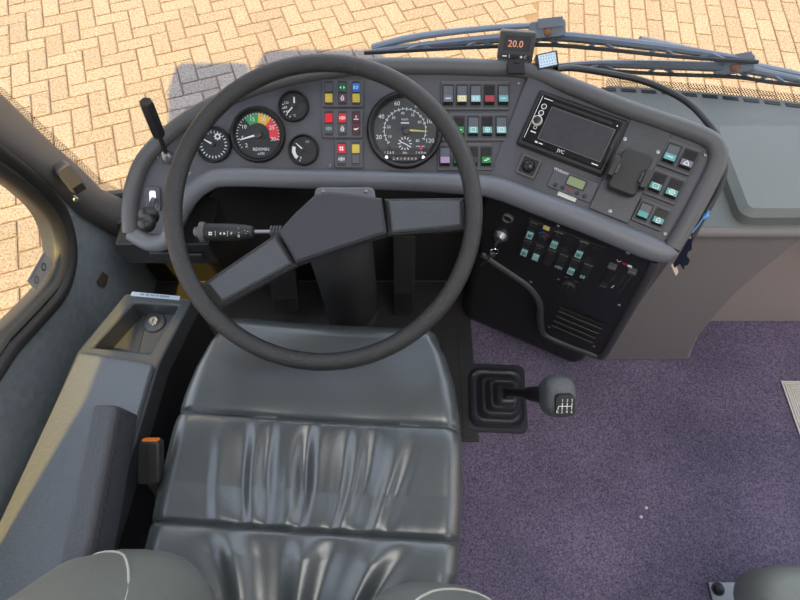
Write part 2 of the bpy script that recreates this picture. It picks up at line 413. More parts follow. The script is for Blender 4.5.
for i in range(0, 60):                          # lane of running bond to the right
    for j in range(-25, 30):
        st = (i % 2) * u; q = i * u * .95, (i + 1) * u * .95, j * 2 * u + st, (j + 1) * 2 * u + st
        if seen(Fr8.pt(q[0], q[2])): brick(Fr8, *q)
mb_n = len(mb.v)
pv = struct('pavement', mb, [M['joint'], M['brick']], ang=20)
a = pv.data.attributes.new('tone', 'FLOAT', 'POINT'); a.data.foreach_set('value', [0.5] * 8 + tones)
# grass tufts in the joints in front of the bus
mb = MB()
for k in range(26):
    i = R.randint(-11, 0); j = R.randint(-6, 2); c = Fb.pt(i * u, j * u)
    for q in range(14):
        p = c + V((R.gauss(0, .012), R.gauss(0, .03), -.004)); d = V((R.gauss(0, .012), R.gauss(0, .012), R.uniform(.008, .02))); w = V((.0015, .001, 0))
        mb.add([p - w, p + w, p + d], [(0, 1, 2)])
o = link('joint_grass', mb, M['moss'], flatshade=True); o['kind'] = 'stuff'; tag(o, 'sparse green grass growing in the shaded paver joints', 'grass')

# bus shell
XL, XR, YB = -.72, 1.66, -2.6
FL = Fr((XL, 0, 0), (0, 1, 0), (0, 0, 1))      # a = y, b = z, n = +x
win = [(-.20, .655), (.0, .64), (.2, .612), (.478, .53)]
win2 = cr([(.478, .528), (.586, .472), (.645, .447), (.69, .452), (.719, .482), (.728, .525), (.716, .60), (.70, .66)], 4)
hole = [(p.x, p.y) for p in [V((a, b, 0)) for a, b in win[:-1]]] + [(p[0], p[1]) for p in win2] + [(.62, 1.0), (.50, 1.60), (.45, 1.65), (-.16, 1.65), (-.20, 1.61)]
def offs(poly, d):
    poly = ccw(poly); out = []; n = len(poly)
    for i in range(n):
        p0, p1, p2 = V(poly[i - 1]), V(poly[i]), V(poly[(i + 1) % n]); e1 = (p1 - p0).normalized(); e2 = (p2 - p1).normalized()
        m = V((e1.y + e2.y, -e1.x - e2.x)); m.normalize(); c = max(.5, m.dot(V((e1.y, -e1.x)))); out.append(tuple(p1 + m * d / c))
    return out
hole = offs(hole, .018)
mb = MB(); rear = [(-2.4, .75), (-.5, .75), (-.5, 1.6), (-2.4, 1.6)]
lw_ = [atx(*p, XL + .012) for p in ((121, 238), (86, 216), (67, 197), (33, 168), (0, 143), (-50, 108))]
mb.holed(FL, [(YB, -.7), (.93, -.7), (.93, .2)] + [(p.y + .012, p.z) for p in lw_] + [(.70, 2.0), (YB, 2.0)], [offs(hole, .034), rear], -.05, 0)
struct('wall_left', mb, M['wall'])
# pane and gasket of the driver's side window
w1 = MB(); w1.flat(FL, hole, -.010)
wn = struct('window_1', w1, M['clear']); 
def loop(F, poly, c): return [F.pt(a, b, c) for a, b in poly]
mb = MB(); mb.loft([loop(FL, offs(hole, d), c) for d, c in ((-.002, -.020), (-.002, -.004), (.005, .005), (.011, .009), (.016, .003), (.022, .001), (.028, .009), (.037, .013), (.046, .009), (.051, -.001), (.051, -.004), (.036, -.048), (.012, -.048))], closed=True)
struct('window_gasket', mb, M['rubber'], parent=wn, ang=60)
# right wall with the door opening, rear wall, ceiling, floor
FRt = Fr((XR, 0, 0), (0, -1, 0), (0, 0, 1))
mb = MB(); mb.holed(FRt, [(-.90, -.7), (-YB, -.7), (-YB, 2.0), (-.70, 2.0)], [[(-.72, -.55), (.05, -.55), (.05, 1.85), (-.62, 1.85)], [(.3, .75), (2.4, .75), (2.4, 1.5), (.3, 1.5)]], -.05, 0)
struct('wall_right', mb, M['inner'])
dr = MB(); dr.holed(FRt, [(-.715, -.545), (.045, -.545), (.045, 1.845), (-.62, 1.845)], [[(-.66, -.4), (-.01, -.4), (-.01, 1.77), (-.56, 1.77)]], -.045, -.015)
d1 = struct('door_1', dr, M['dark']); dp = MB(); dp.flat(FRt, [(-.66, -.4), (-.01, -.4), (-.01, 1.77), (-.56, 1.77)], -.03); struct('pane', dp, M['clear'], parent=d1)
mb = MB(); mb.wbox(XL - .05, XR + .05, YB - .05, YB, -.7, 2.0); struct('wall_rear', mb, M['inner'])
mb = MB(); mb.prism(XY, [(XL - .05, YB), (XR + .05, YB), (XR + .05, .74), (1.15, .74), (.2, .90), (-.4, .86), (XL - .05, .74)], 2.0, 2.06); struct('ceiling', mb, M['ceil'])
mb = MB()
SX0, SX1, SY1 = 1.02, XR, .585
mb.prism(XY, [(XL, YB), (SX0 + .05, YB), (SX0 + .05, -.1), (SX0 + .05, SY1 - .05), (XR, SY1 - .05), (XR, .72), (1.15, .90), (.2, 1.0), (-.3, .99), (XL, .93)], -.05, 0, 0)
struct('floor', mb, [M['carpet']])
mb = MB(); mb.wbox(SX0 + .05, 1.36, YB, SY1 - .05, -.32, -.27); mb.wbox(1.36, XR, YB, SY1 - .05, -.55, -.5); mb.wbox(1.34, 1.36, YB, SY1 - .05, -.55, -.27); mb.wbox(SX0 + .03, SX0 + .05, YB, SY1 - .05, -.32, -.051); mb.wbox(SX0 + .03, XR, SY1 - .05, SY1 - .03, -.55, -.051)
struct('floor_stepwell', mb, M['carpet'])
# ribbed aluminium nosing round the step well
tm = MB()
for k in range(9):
    q = k * .0062; tm.prism(XY, [(SX0 + q, SY1 - q), (SX0 + q, YB + .1), (SX0 + q + .0045, YB + .1), (SX0 + q + .0045, SY1 - q - .0045)], 0, .0055 if k else .004)
    tm.prism(XY, [(SX0 + q, SY1 - q), (SX0 + q + .0045, SY1 - q - .0045), (XR, SY1 - q - .0045), (XR, SY1 - q)], 0, .0055 if k else .004)
tm.prism(XY, [(SX0, SY1), (SX0, YB + .1), (SX0 + .055, YB + .1), (SX0 + .055, SY1 - .055), (XR, SY1 - .055), (XR, SY1)], 0, .002)
struct('trim_1', tm, M['alu'])
# front wall below the glass, cowl shelf, skirt
mb = MB(); xs = [XL - .05 + (XR + .1 - XL) * k / 40 for k in range(41)]
def strip(y0off, y1off, z0, z1):
    pts = [(x, gy(x, .33) + y1off) for x in xs] + [(x, gy(x, .33) + y0off) for x in xs[::-1]]
    return pts
mb.prism(XY, strip(-.02, .02, 0, 0), -.7, .30); struct('wall_front', mb, M['wall'])
mb = MB(); mb.prism(XY, strip(-.09, .025, 0, 0), .30, .318); struct('trim_2', mb, M['pillar'], bevel=.004)
# windscreen
gw = MB(); nx, nz = 44, 10; zz = [.31 + (1.98 - .31) * k / nz for k in range(nz + 1)]
def sheet(m, xs, zs, off, mi=0):
    k = len(m.v); n = len(xs)
    for z in zs:
        for x in xs: m.v.append(V((x, gy(x, z) + off, z)))
    for j in range(len(zs) - 1):
        for i in range(n - 1): m.f.append([k + j * n + i, k + j * n + i + 1, k + (j + 1) * n + i + 1, k + (j + 1) * n + i]); m.m.append(mi)
sheet(gw, [XL - .03 + (XR - XL + .04) * k / nx for k in range(nx + 1)], zz, .004)
ws = struct('window_2', gw, M['clear'])
mb = MB(); mb.tube([V((x, gy(x, .322) - .004, .322)) for x in xs], .011, 8); struct('windscreen_gasket', mb, M['rubber'], parent=ws)
# header above the glass and left pillar
mb = MB(); mb.prism(XY, [(x, gy(x, 2) + .02) for x in xs] + [(x, gy(x, 2) - .14) for x in xs[::-1]], 1.93, 2.06); struct('trim_3', mb, M['pillar'])
Up_ = [onglass(*p, -.012) for p in ((122, 198), (97, 188), (77, 168), (43, 139), (0, 98), (-50, 55))]
Lw_ = [atx(*p, XL + .012) for p in ((121, 238), (86, 216), (67, 197), (33, 168), (0, 143), (-50, 108))]
Up_.append(V((XL - .03, gy(XL, 1.98) - .012, 1.98))); Lw_.append(V((XL + .012, gy(XL, 1.98) - .13, 1.98)))
pm = MB(); rings = []
for U_, L_ in zip(Up_, Lw_):
    d = U_ - L_; nn_ = V((.72, -.66, .2)); nn_ = (nn_ - d.normalized() * nn_.dot(d.normalized())).normalized()
    rings.append([L_ - nn_ * .05, U_ - nn_ * .05] + [L_.lerp(U_, t) + nn_ * h for t, h in ((1, 0), (.93, .012), (.75, .019), (.5, .021), (.25, .018), (.07, .008), (0, -.004))])
pm.loft(rings); pil = struct('trim_4', pm, M['pillar'], ang=50)
Od = [onglass(*p, -.0015) for p in ((122, 190), (104, 181), (85, 164), (49, 130), (3, 88), (-47, 43))] + [V((XL + .02, gy(XL + .02, 1.98) - .0015, 1.98))]
Id = [onglass(*p, -.0015) for p in ((122, 201), (96, 191), (75, 170), (40, 140), (-4, 99), (-54, 55))] + [V((XL - .04, gy(XL - .04, 1.98) - .0015, 1.98))]
ft = MB(); Od = cr(Od, 6); Id = cr(Id, 6); nO = len(Od); ft.add(Od + Id, [(i, i + 1, nO + i + 1, nO + i) for i in range(nO - 1)]); stripuv(struct('glass_dots', ft, M['frit'], parent=ws), Od, Id)
# hook clip on the pillar with its screws
hk = thing('coat_hook', 'grey plastic hook clip screwed to the pillar beside the side window', 'hook', atx(70, 180, -.70))
q = pil; Fh = axisframe(at(70, 178, 1.19), V((.70, -.65, .3))); 
mb = MB(); mb.prism(Fh, rrect(-.016, .016, -.028, .034, .008), -.012, .016, bev=.004); link('body', mb, M['pillar'], hk)
mb = MB(); mb.box(Fh, -.011, .011, -.029, -.014, .010, .0165); link('slot', mb, M['black'], hk)
for px_, py_ in ((75, 199),):
    F0 = axisframe(at(px_, py_, 1.225), V((.70, -.65, .3))); mb = MB(); mb.lathe(F0, [(.0001, .008), (.004, .008), (.006, .006), (.0065, -.006)], 12); link('screw', mb, M['steel'], hk)

# ================================================================== DASHBOARD
MAIN = Fr((0, .815, .67), (1, 0, 0), (0, .819, .574))
e_, ps = math.radians(55), math.radians(29)
nW = V((-math.sin(ps) * math.cos(e_), -math.cos(ps) * math.cos(e_), math.sin(e_)))
Hb = MAIN.at(485, 184)
WING = Fr(Hb, (math.cos(ps), -math.sin(ps), 0), nW.cross(V((math.cos(ps), -math.sin(ps), 0))))
pl = math.radians(27)
Lo = WING.at(575, 222) + V((math.sin(pl), math.cos(pl), 0)) * .004
LOWER = Fr(Lo, (math.cos(pl), -math.sin(pl), 0), (0, 0, 1))
dash = thing('dashboard', 'wide grey coach dashboard with dials and switches wrapping round the driver', 'dashboard', (.2, .8, 0))
mp = [(130, 236), (129, 208), (133, 184), (144, 158), (163, 138), (186, 120), (215, 104), (255, 88), (305, 75), (360, 68), (420, 67), (480, 69), (530, 72)]
inner = [(486, 184), (400, 180), (300, 178), (225, 176), (205, 182), (187, 198), (175, 220), (170, 238)]
mb = MB(); mb.prism(MAIN, [MAIN.px(*p) for p in mp + inner], -.06, 0); link('instrument_panel', mb, M['panel'], dash)
wp = [(530, 72), (575, 90), (625, 110), (680, 129), (708, 140), (717, 150), (716, 163), (699, 196), (681, 228), (668, 250), (640, 240), (590, 220), (540, 202), (486, 184)]
mb = MB(); mb.prism(WING, [WING.px(*p) for p in wp], -.055, 0); link('side_panel', mb, M['panel'], dash)
# thick rim all round and the lip below, its light painted in as a paler tone
rimM = [(131, 233), (130, 208), (134, 184), (144, 160), (164, 138), (187, 120), (215, 104), (255, 87), (305, 74), (360, 67), (420, 66), (480, 67.5), (529, 71)]
rimW = [(575, 88), (625, 108), (680, 127), (707, 138), (717, 148), (717, 164), (701, 197), (684, 228), (672, 248)]
rp = [MAIN.at(*p, .004) for p in rimM] + [WING.at(*p, .004) for p in rimW]
mb = MB(); pts = cr(rp, 5); mb.tube(pts, .0150, 14, up=(0, -.5, .8)); link('rim', mb, M['rim'], dash, ang=60)
lipW = [(672, 248), (663, 252), (638, 243), (590, 223), (540, 204), (500, 189)]; lipM = [(470, 184.5), (400, 181), (300, 179), (228, 177), (205, 183), (187, 199), (175, 220), (168, 239), (150, 243), (131, 233)]
lp = [WING.at(*p, .002) for p in lipW] + [MAIN.at(*p, .002) for p in lipM]
pts = cr(lp, 5); nn = len(pts); rad = []
for i, p in enumerate(pts):
    t = i / (nn - 1); rad.append(.015 + (.0065 if t < .33 else .0065 - .0035 * min(1, (t - .33) / .15)) * min(1, t / .12) * min(1, (1 - t) / .22))
mb = MB(); mb.tube(pts, rad, 16, up=(0, -.5, .8)); link('lip', mb, M['lip'], dash, ang=60)
# underside shroud behind the lip
mb = MB(); u_ = [MAIN.at(*p, -.02) for p in [(486, 186), (400, 184), (300, 182), (228, 180), (200, 188), (183, 205), (172, 238)]]
lo_ = [p + V((0, .10, -.10)) for p in u_]
k = len(u_); mb.add(u_ + lo_, [(i, i + 1, k + i + 1, k + i) for i in range(k - 1)]); link('knee_shroud', mb, M['dark'], dash)
# firewall in the dark foot well
mb = MB(); mb.wbox(-.50, .36, .90, .93, .007, .50); mb.wbox(XL + .006, -.50, .898, .928, .007, .25); link('foot_well_panel', mb, M['footwell'], dash)
mb = MB(); mb.box(XY, -.56, -.375, .66, .78, .455, .525); mb.box(XY, -.50, -.44, .652, .66, .478, .505); mb.box(XY, -.43, -.395, .652, .66, .472, .50); link('fuse_cover', mb, M['dark'], dash, bevel=.006)
# lower console face
lo = [(489, 195), (560, 214), (625, 240), (660, 258), (656, 266), (604, 354), (598, 356), (548, 335), (541, 322), (540, 303), (530, 287), (514, 275), (483, 254), (482, 225)]
lpx = [LOWER.px(*p) for p in lo]
mb = MB(); mb.prism(LOWER, lpx, -.06, 0); link('console_face', mb, M['black'], dash)
mb = MB(); rid = [(656, 262), (632, 306), (606, 351), (600, 356), (590, 353), (548, 336), (541, 322), (540, 303), (530, 287), (514, 275), (496, 263), (482, 253)]
pts = cr([LOWER.at(*p, -.002) for p in rid], 5); mb.tube(pts, .0090, 10); link('console_ridge', mb, M['ridge'], dash, ang=60)
a0, b0 = LOWER.px(462, 250); a1, _ = LOWER.px(625, 310)
mb = MB(); mb.box(LOWER, a0 + .01, a1 + .0, -(LOWER.o.z) + .001, .01, -.26, -.045); link('console_body', mb, M['dark'], dash, bevel=.035, bseg=4)
# passenger side: block under the pad, recessed panel, pad, lid
mb = MB(); mb.prism(Fr((0, .97, 0), (1, 0, 0), (0, 0, 1)), [(.53, .001), (.795, .001), (.775, .06), (.758, .14), (.748, .25), (.744, .36), (.752, .46), (.765, .55), (.768, .583), (.53, .583)], 0, .325, bev=.010); link('side_block', mb, M['dashside'], dash)
mb = MB(); mb.prism(XY, [(.70, .765), (XR - .01, .765), (XR - .01, .86), (1.2, .88), (.70, .95)], .001, .583); link('recess_panel', mb, M['recess'], dash, bevel=.006)
xs2 = [.44 + (XR - .02 - .44) * k / 24 for k in range(25)]
mb = MB(); mb.prism(XY, [(.46, .66), (.56, .635)] + [(XR - .02, .635)] + [(x, gy(x, .61) - .012) for x in xs2[::-1]], .580, .608); link('top_pad', mb, M['dashpad'], dash, bevel=.010, bseg=3)
mb = MB(); mb.prism(XY, ccw(rrect(.612, XR - .03, .645, .875, .022)), .606, .640, bev=.012); link('pad_lid', mb, M['dashpad'], dash)
mb = MB(); mb.tube([V((x, .640, .594)) for x in (.52, XR - .03)], .012, 10); link('pad_ledge', mb, M['dashside'], dash)
mb = MB()
for k in range(22):
    x = .43 + k * .042; x2 = x + .030; P = [V((x, gy(x, .61) - .036, .6085)), V((x2, gy(x2, .61) - .036, .6085)), V((x2, gy(x2, .61) - .027, .6085)), V((x, gy(x, .61) - .027, .6085))]
    mb.add(P + [p + V((0, 0, .0012)) for p in P], [(4, 5, 6, 7), (0, 1, 5, 4), (1, 2, 6, 5), (2, 3, 7, 6), (3, 0, 4, 7)])
link('defroster_slots', mb, M['black'], dash)
A_ = [V((x, gy(x, .61) - .02, .607)) for x in xs2]; B_ = [V((x, gy(x, .625) - .012, .624)) for x in xs2]; k = len(xs2)
mb = MB(); mb.add(A_ + B_, [(i, i + 1, k + i + 1, k + i) for i in range(k - 1)]); stripuv(link('perforated_strip', mb, M['frit'], dash), A_, B_)

# ---- dials
def dial(name, px, py, rpx, F=MAIN, face=None, dep=.012, lab=None, root=None, ring=.16):
    a, b = F.px(px, py, dep); r = rpx * F.scale(px, py); Fd = F.moved(a, b, 0)
    mb = MB(); mb.lathe(Fd, [(r * 1.0, 0), (r * 1.0, dep * .7), (r * .95, dep), (r * (1 - ring * .5), dep), (r * (1 - ring), dep * .55), (r * (1 - ring), dep * .35)], 40, 0, cap=False)
    g = link(name, mb, [M['black']], root or dash, label=lab)
    f = MB(); f.lathe(Fd, [(r * (1 - ring) * 1.001, .001), (r * (1 - ring) * 1.001, dep * .36)], 40, 0); 
    return g, Fd.moved(0, 0, dep * .36), r * (1 - ring), f, r
def pol(r, deg): t = math.radians(deg); return r * math.sin(t), r * math.cos(t)      # clockwise from up
def needle(root, F, r, deg, w, m, hub=.16, tail=0):
    mb = MB(); x, y = pol(r, deg); tx, ty = pol(-tail, deg); d = V((x, y)).normalized(); n = V((-d.y, d.x)) * w
    P = [(tx - n.x, ty - n.y), (x - n.x * .45, y - n.y * .45), (x + n.x * .45, y + n.y * .45), (tx + n.x, ty + n.y)]
    mb.prism(F, P, .0022, .0030, 1); mb.lathe(F, [(r * hub, .0005), (r * hub, .0036), (r * hub * .8, .0046)], 20, 0)
    return link('needle', mb, [M['ldark'], m], root)
def finish(root, f, Fd, marks, r):
    link('dial_face', f, [M['dial'], M['white'], M['green'], M['yellow'], M['red'], M['dialgrey'], M['magenta']], root)
    gl = MB(); gl.flat(Fd, circ(0, 0, r, 32), .0062); link('dial_glass', gl, M['lens'], root)
# rev counter
g, F, r, f, ro = dial('rev_counter', 257, 134, 27.5, lab='large rev counter with green, yellow and red zones')
for t0, t1, mi in ((-40, 1, 2), (1, 40, 3), (40, 106, 4)):
    f.ringflat(F, 0, 0, r * .50, r * .90, .0003, mi, 20, PI / 2 - math.radians(t0), PI / 2 - math.radians(t1))
for k in range(29):
    t = -127 + k * 8.2; big = k % 5 == 3
    x0, y0 = pol(r * (.80 if big else .86), t); x1, y1 = pol(r * .93, t); f.line(F, x0, y0, x1, y1, r * .028, .0007, 1)
for s, t in (('2', -132), ('5', -102), ('10', -61), ('15', -20), ('20', 20), ('25', 64), ('30', 106)):
    x, y = pol(r * .68, t); f.text(F, s, x, y, r * .24, .0007, 1)
f.text(F, 'REV/MIN', r * .12, -r * .62, r * .19, .0007, 1); f.text(F, 'x100', r * .12, -r * .80, r * .15, .0007, 1)
finish(g, f, F, None, r); needle(g, F, r * .80, -106, r * .045, M['white'], .2)
# small dials
def small(name, px, py, rp, lab, deg, a0, a1, n, nums, sym=None, arc=None, nw=.06):
    g, F, r, f, ro = dial(name, px, py, rp, lab=lab, dep=.010)
    for k in range(n):
        t = a0 + (a1 - a0) * k / (n - 1); x0, y0 = pol(r * .74, t); x1, y1 = pol(r * .9, t); f.line(F, x0, y0, x1, y1, r * .055, .0007, 1)
    for s, t in nums: x, y = pol(r * .62, t); f.text(F, s, x, y, r * .25, .0007, 1)
    if arc: f.ringflat(F, 0, 0, r * .62, r * .88, .0005, 1, 16, PI / 2 - math.radians(arc[0]), PI / 2 - math.radians(arc[1]))
    if sym: sym(f, F, r)
    finish(g, f, F, None, r); needle(g, F, r * .75, deg, r * nw, M['white'], .18)
    return g
def gearsym(f, F, r):
    f.ringflat(F, r * .28, r * .52, r * .10, r * .2, .0007, 1, 12)
    for k in range(8): x, y = pol(r * .25, k * 45); f.line(F, r * .28 + x * .7, r * .52 + y * .7, r * .28 + x, r * .52 + y, r * .06, .0007, 1)
small('pressure_gauge', 212.5, 144, 18, 'small round gauge with white ticks, leftmost on the panel', -62, -250, 110, 25, [], gearsym)
small('temperature_gauge', 293, 105.5, 15.5, 'small dial with thermometer mark above the other small dial', 222, 200, 280, 5, [('120', -65), ('80', -98), ('40', -130)], lambda f, F, r: (f.line(F, r * .05, r * .25, r * .05, r * .7, r * .12, .0007, 1), f.text(F, '\u00b0C', r * .05, -r * .7, r * .24, .0007, 1)))
small('fuel_gauge', 303, 149.5, 15.5, 'small dial with white curved band, lower of the pair', -48, 200, 260, 3, [('R', -160)], lambda f, F, r: f.text(F, '1/1', r * .3, r * .62, r * .26, .0007, 1), arc=(-140, -70))
# tachograph
g, F, r, f, ro = dial('tachograph', 405, 129, 38, lab='largest dial, a speedometer with odometer rolls below', dep=.016, ring=.17)
f.flat(F, [(x, y) for x, y in circ(0, 0, r * .97, 40) if y > -r * .62] , .0002, 5)
for k in range(23):
    t = -127 + k * 11.0; big = k % 2 == 0
    x0, y0 = pol(r * (.60 if big else .64), t); x1, y1 = pol(r * .70, t); f.line(F, x0, y0, x1, y1, r * .022, .0007, 1)
f.ringflat(F, 0, 0, r * .645, r * .66, .0006, 1, 40, PI / 2 - math.radians(-127), PI / 2 - math.radians(115))
for s, t in (('20', -105), ('40', -61), ('60', -17), ('80', 28), ('100', 72), ('120', 113)):
    x, y = pol(r * .85, t); f.text(F, s, x, y, r * .19, .0007, 1)
for s, t in (('10', -113), ('20', -80), ('30', -44), ('40', -8), ('50', 28), ('60', 62), ('80', 130)):
    x, y = pol(r * .52, t); f.text(F, s, x, y, r * .12, .0007, 1)
f.text(F, 'km/h', 0, r * .33, r * .11, .0007, 1); f.line(F, -r * .13, r * .22, r * .13, r * .22, r * .04, .0007, 1)
for k in range(12):
    x0, y0 = pol(r * .14, k * 30); x1, y1 = pol(r * .22, k * 30); f.line(F, x0, y0 - r * .42, x1, y1 - r * .42, r * .03, .0007, 1)
f.line(F, 0, -r * .42, r * .13, -r * .5, r * .03, .0008, 1); f.line(F, 0, -r * .42, -r * .16, -r * .36, r * .03, .0008, 1)
f.lathe(F, [(r * .06, .0003), (r * .06, .002)], 14, 6, r * .50, -r * .55); f.lathe(F, [(r * .06, .0003), (r * .06, .002)], 14, 0, -r * .50, -r * .55)
f.line(F, r * .36, -r * .50, r * .62, -r * .50, r * .02, .0007, 1)
finish(g, f, F, None, r)
w = MB(); w.box(F, -r * .80, r * .80, -r * .79, -r * .635, .0005, .0045); w.text(F, '1 2 6 0', -r * .5, -r * .71, r * .11, .0048, 1); w.text(F, 'km', 0, -r * .71, r * .11, .0048, 1); w.text(F, '1 4 0 m', r * .5, -r * .71, r * .11, .0048, 1)
w.box(F, -r * .42, r * .42, -r * .96, -r * .84, .0005, .0045)
for k, s in enumerate('2410560'): w.box(F, -r * .40 + k * r * .115, -r * .40 + k * r * .115 + r * .095, -r * .95, -r * .85, .0045, .0052, 2); w.text(F, s, -r * .352 + k * r * .115, -r * .90, r * .10, .0056, 1)
link('odometer', w, [M['black'], M['white'], M['ldark']], g)
for sx in (-1, 1):
    w = MB(); w.lathe(F.moved(sx * r * .58, -r * .86), [(r * .07, 0), (r * .07, .006), (r * .05, .008)], 14); link('setting_knob', w, M['chrome'], g)
needle(g, F, r * .68, 94, r * .035, M['cream'], .22, tail=-.0)
# ---- warning lamp blocks
def icon(m, F, a, b, s, kind, c, mi):
    w = s * .12
    if kind == 'tri': m.line(F, a - s * .35, b - s * .25, a + s * .35, b - s * .25, w, c, mi); m.line(F, a - s * .35, b - s * .25, a, b + s * .3, w, c, mi); m.line(F, a + s * .35, b - s * .25, a, b + s * .3, w, c, mi)
    elif kind == 'arrows': m.flat(F, [(a - s * .5, b), (a - s * .2, b + s * .25), (a - s * .2, b - s * .25)], c, mi); m.flat(F, [(a + s * .5, b), (a + s * .2, b + s * .25), (a + s * .2, b - s * .25)], c, mi)
    elif kind == 'ring': m.ringflat(F, a, b, s * .20, s * .30, c, mi, 14); m.line(F, a - s * .45, b - s * .25, a - s * .45, b + s * .25, w, c, mi); m.line(F, a + s * .45, b - s * .25, a + s * .45, b + s * .25, w, c, mi); m.line(F, a, b - s * .12, a, b + s * .12, w, c, mi)
    elif kind == 'beam': 
        m.ringflat(F, a + s * .05, b, s * .18, s * .3, c, mi, 10, -PI / 2, PI / 2)
        for k in (-1, 0, 1): m.line(F, a - s * .5, b + k * s * .2, a - s * .12, b + k * s * .2, w * .8, c, mi)
    elif kind == 'box': m.line(F, a - s * .35, b - s * .3, a + s * .35, b - s * .3, w, c, mi); m.line(F, a - s * .35, b + s * .3, a + s * .35, b + s * .3, w, c, mi); m.line(F, a - s * .35, b - s * .3, a - s * .35, b + s * .3, w, c, mi); m.line(F, a + s * .35, b - s * .3, a + s * .35, b + s * .3, w, c, mi); m.line(F, a - s * .1, b, a + s * .1, b, w, c, mi)
    elif kind == 'oil': m.line(F, a - s * .4, b - s * .1, a + s * .2, b - s * .1, s * .25, c, mi); m.line(F, a + s * .2, b - s * .05, a + s * .5, b + s * .15, w, c, mi)
    elif kind == 'temp': m.line(F, a, b - s * .1, a, b + s * .4, w, c, mi); m.line(F, a, b + s * .3, a + s * .2, b + s * .3, w, c, mi); m.line(F, a - s * .45, b - s * .25, a + s * .45, b - s * .25, w, c, mi)
    elif kind == 'house': icon(m, F, a, b + s * .15, s * .9, 'tri', c, mi); m.line(F, a - s * .25, b - s * .4, a + s * .25, b - s * .4, w, c, mi); m.line(F, a - s * .22, b - s * .4, a - s * .22, b, w, c, mi); m.line(F, a + s * .22, b - s * .4, a + s * .22, b, w, c, mi)
    elif kind == 'fan':
        for k in range(4): x, y = pol(s * .26, 45 + 90 * k); m.flat(F, circ(a + x, b + y, s * .17, 10), c, mi)
    elif kind == 'bar': m.line(F, a - s * .4, b, a + s * .4, b, w, c, mi)
    elif kind == 'key': m.line(F, a - s * .4, b - s * .1, a + s * .1, b - s * .1, w * 1.3, c, mi); m.ringflat(F, a + s * .22, b, s * .1, s * .24, c, mi, 10, 0, PI)
    elif kind == 'plus': m.ringflat(F, a, b, s * .28, s * .4, c, mi, 14); m.line(F, a - s * .2, b, a + s * .2, b, w, c, mi); m.line(F, a, b - s * .2, a, b + s * .2, w, c, mi)
MW = 'white'
def lampblock(q, cols, rows, cells, lab):
    a0, a1, b0, b1 = MAIN.quad(q, .006); mb = MB(); mb.prism(MAIN, rrect(a0, a1, b0, b1, .002, 2), 0, .006, bev=.0012)
    mb.line(MAIN, a0, b1 - .0012, a1, b1 - .0012, .0008, .0063); o = link('warning_lamp_block', mb, M['panel'], dash, label=lab)
    cw = (a1 - a0) / cols; mg = .13 * cw; ch = (b1 - b0) / (rows + .7)
    for i in range(cols):
        cx = a0 + cw * (i + .5); t = MB(); t.box(MAIN, cx - cw * .30, cx + cw * .30, b0 + ch * .2, b1 - ch * .2, .0055, .0068); link('lamp_well', t, M['ldark'], o)
        for j in range(rows):
            m, ic, icm = cells[j][i]
            cy = b1 - ch * (j + .85); l = MB(); s = cw * .27; l.prism(MAIN, rrect(cx - s, cx + s, cy - ch * .42, cy + ch * .42, .001, 2), .006, .0085, bev=.0006)
            if ic: icon(l, MAIN, cx, cy, s * 1.5, ic, .0090, 1)
            link('lamp', l, [M[m], M[icm]], o)
lampblock([(322, 79), (363, 79), (363, 107), (322, 107)], 3, 2, [[('lgrey', None, MW), ('lgreen', 'arrows', MW), ('lblue', 'beam', MW)], [('lyellow', 'tri', 'cream'), ('lpink', 'house', MW), ('lyellow', 'box', 'cream')]], 'block of six lamps with blue, green and yellow lenses')
lampblock([(322, 109), (363, 109), (363, 138), (322, 138)], 3, 2, [[('lred', None, MW), ('lred', 'ring', MW), ('ldred', 'temp', MW)], [('lgrey', 'ring', 'paleteal'), ('lgrey', 'house', MW), ('ldred', 'oil', MW)]], 'block of six lamps with bright red lenses')
lampblock([(334.5, 140), (363, 140), (363, 168), (334.5, 168)], 2, 2, [[('lred', 'fan', MW), ('lyellow', 'box', 'cream')], [('lgrey', 'ring', MW), ('lgrey', None, MW)]], 'block of four lamps, lowest of the three')
# ---- rocker switches
def rocker(F, a, b, w, h, parent, lens, top='rock', ic=None, c0=.006, tilt=.006, split=.48):
    mb = MB(); x0, x1, y0, y1 = a - w / 2, a + w / 2, b - h / 2, b + h / 2; ym = y0 + h * split; yf = y0 + h * .13
    ct, cm, cl = c0 + tilt * .55, c0 + tilt * .75, c0 + tilt * 1.25
    P = [F.pt(x, y, c) for y, c in ((y0, c0), (yf, cl), (ym, cm), (y1 - h * .03, ct), (y1, c0)) for x in (x0, x1)]
    mb.add(P, [(0, 1, 3, 2)], 0); mb.add(P, [(2, 3, 5, 4)], 1); mb.add(P, [(4, 5, 7, 6)], 2); mb.add(P, [(6, 7, 9, 8), (0, 2, 4, 6, 8), (9, 7, 5, 3, 1)], 0)
    if ic: 
        yc = (yf + ym) / 2; s = w * .72; sl = V((0, ym - yf, cm - cl)).normalized(); FF = Fr(F.pt(a, yc, (cl + cm) / 2), F.ex, F.ey * sl.y + F.n * sl.z); icon(mb, FF, 0, 0, s, ic, .0006, 3)
    return link('rocker_switch', mb, [M['rock'], M[lens], M[top], M['white']], parent, ang=25)
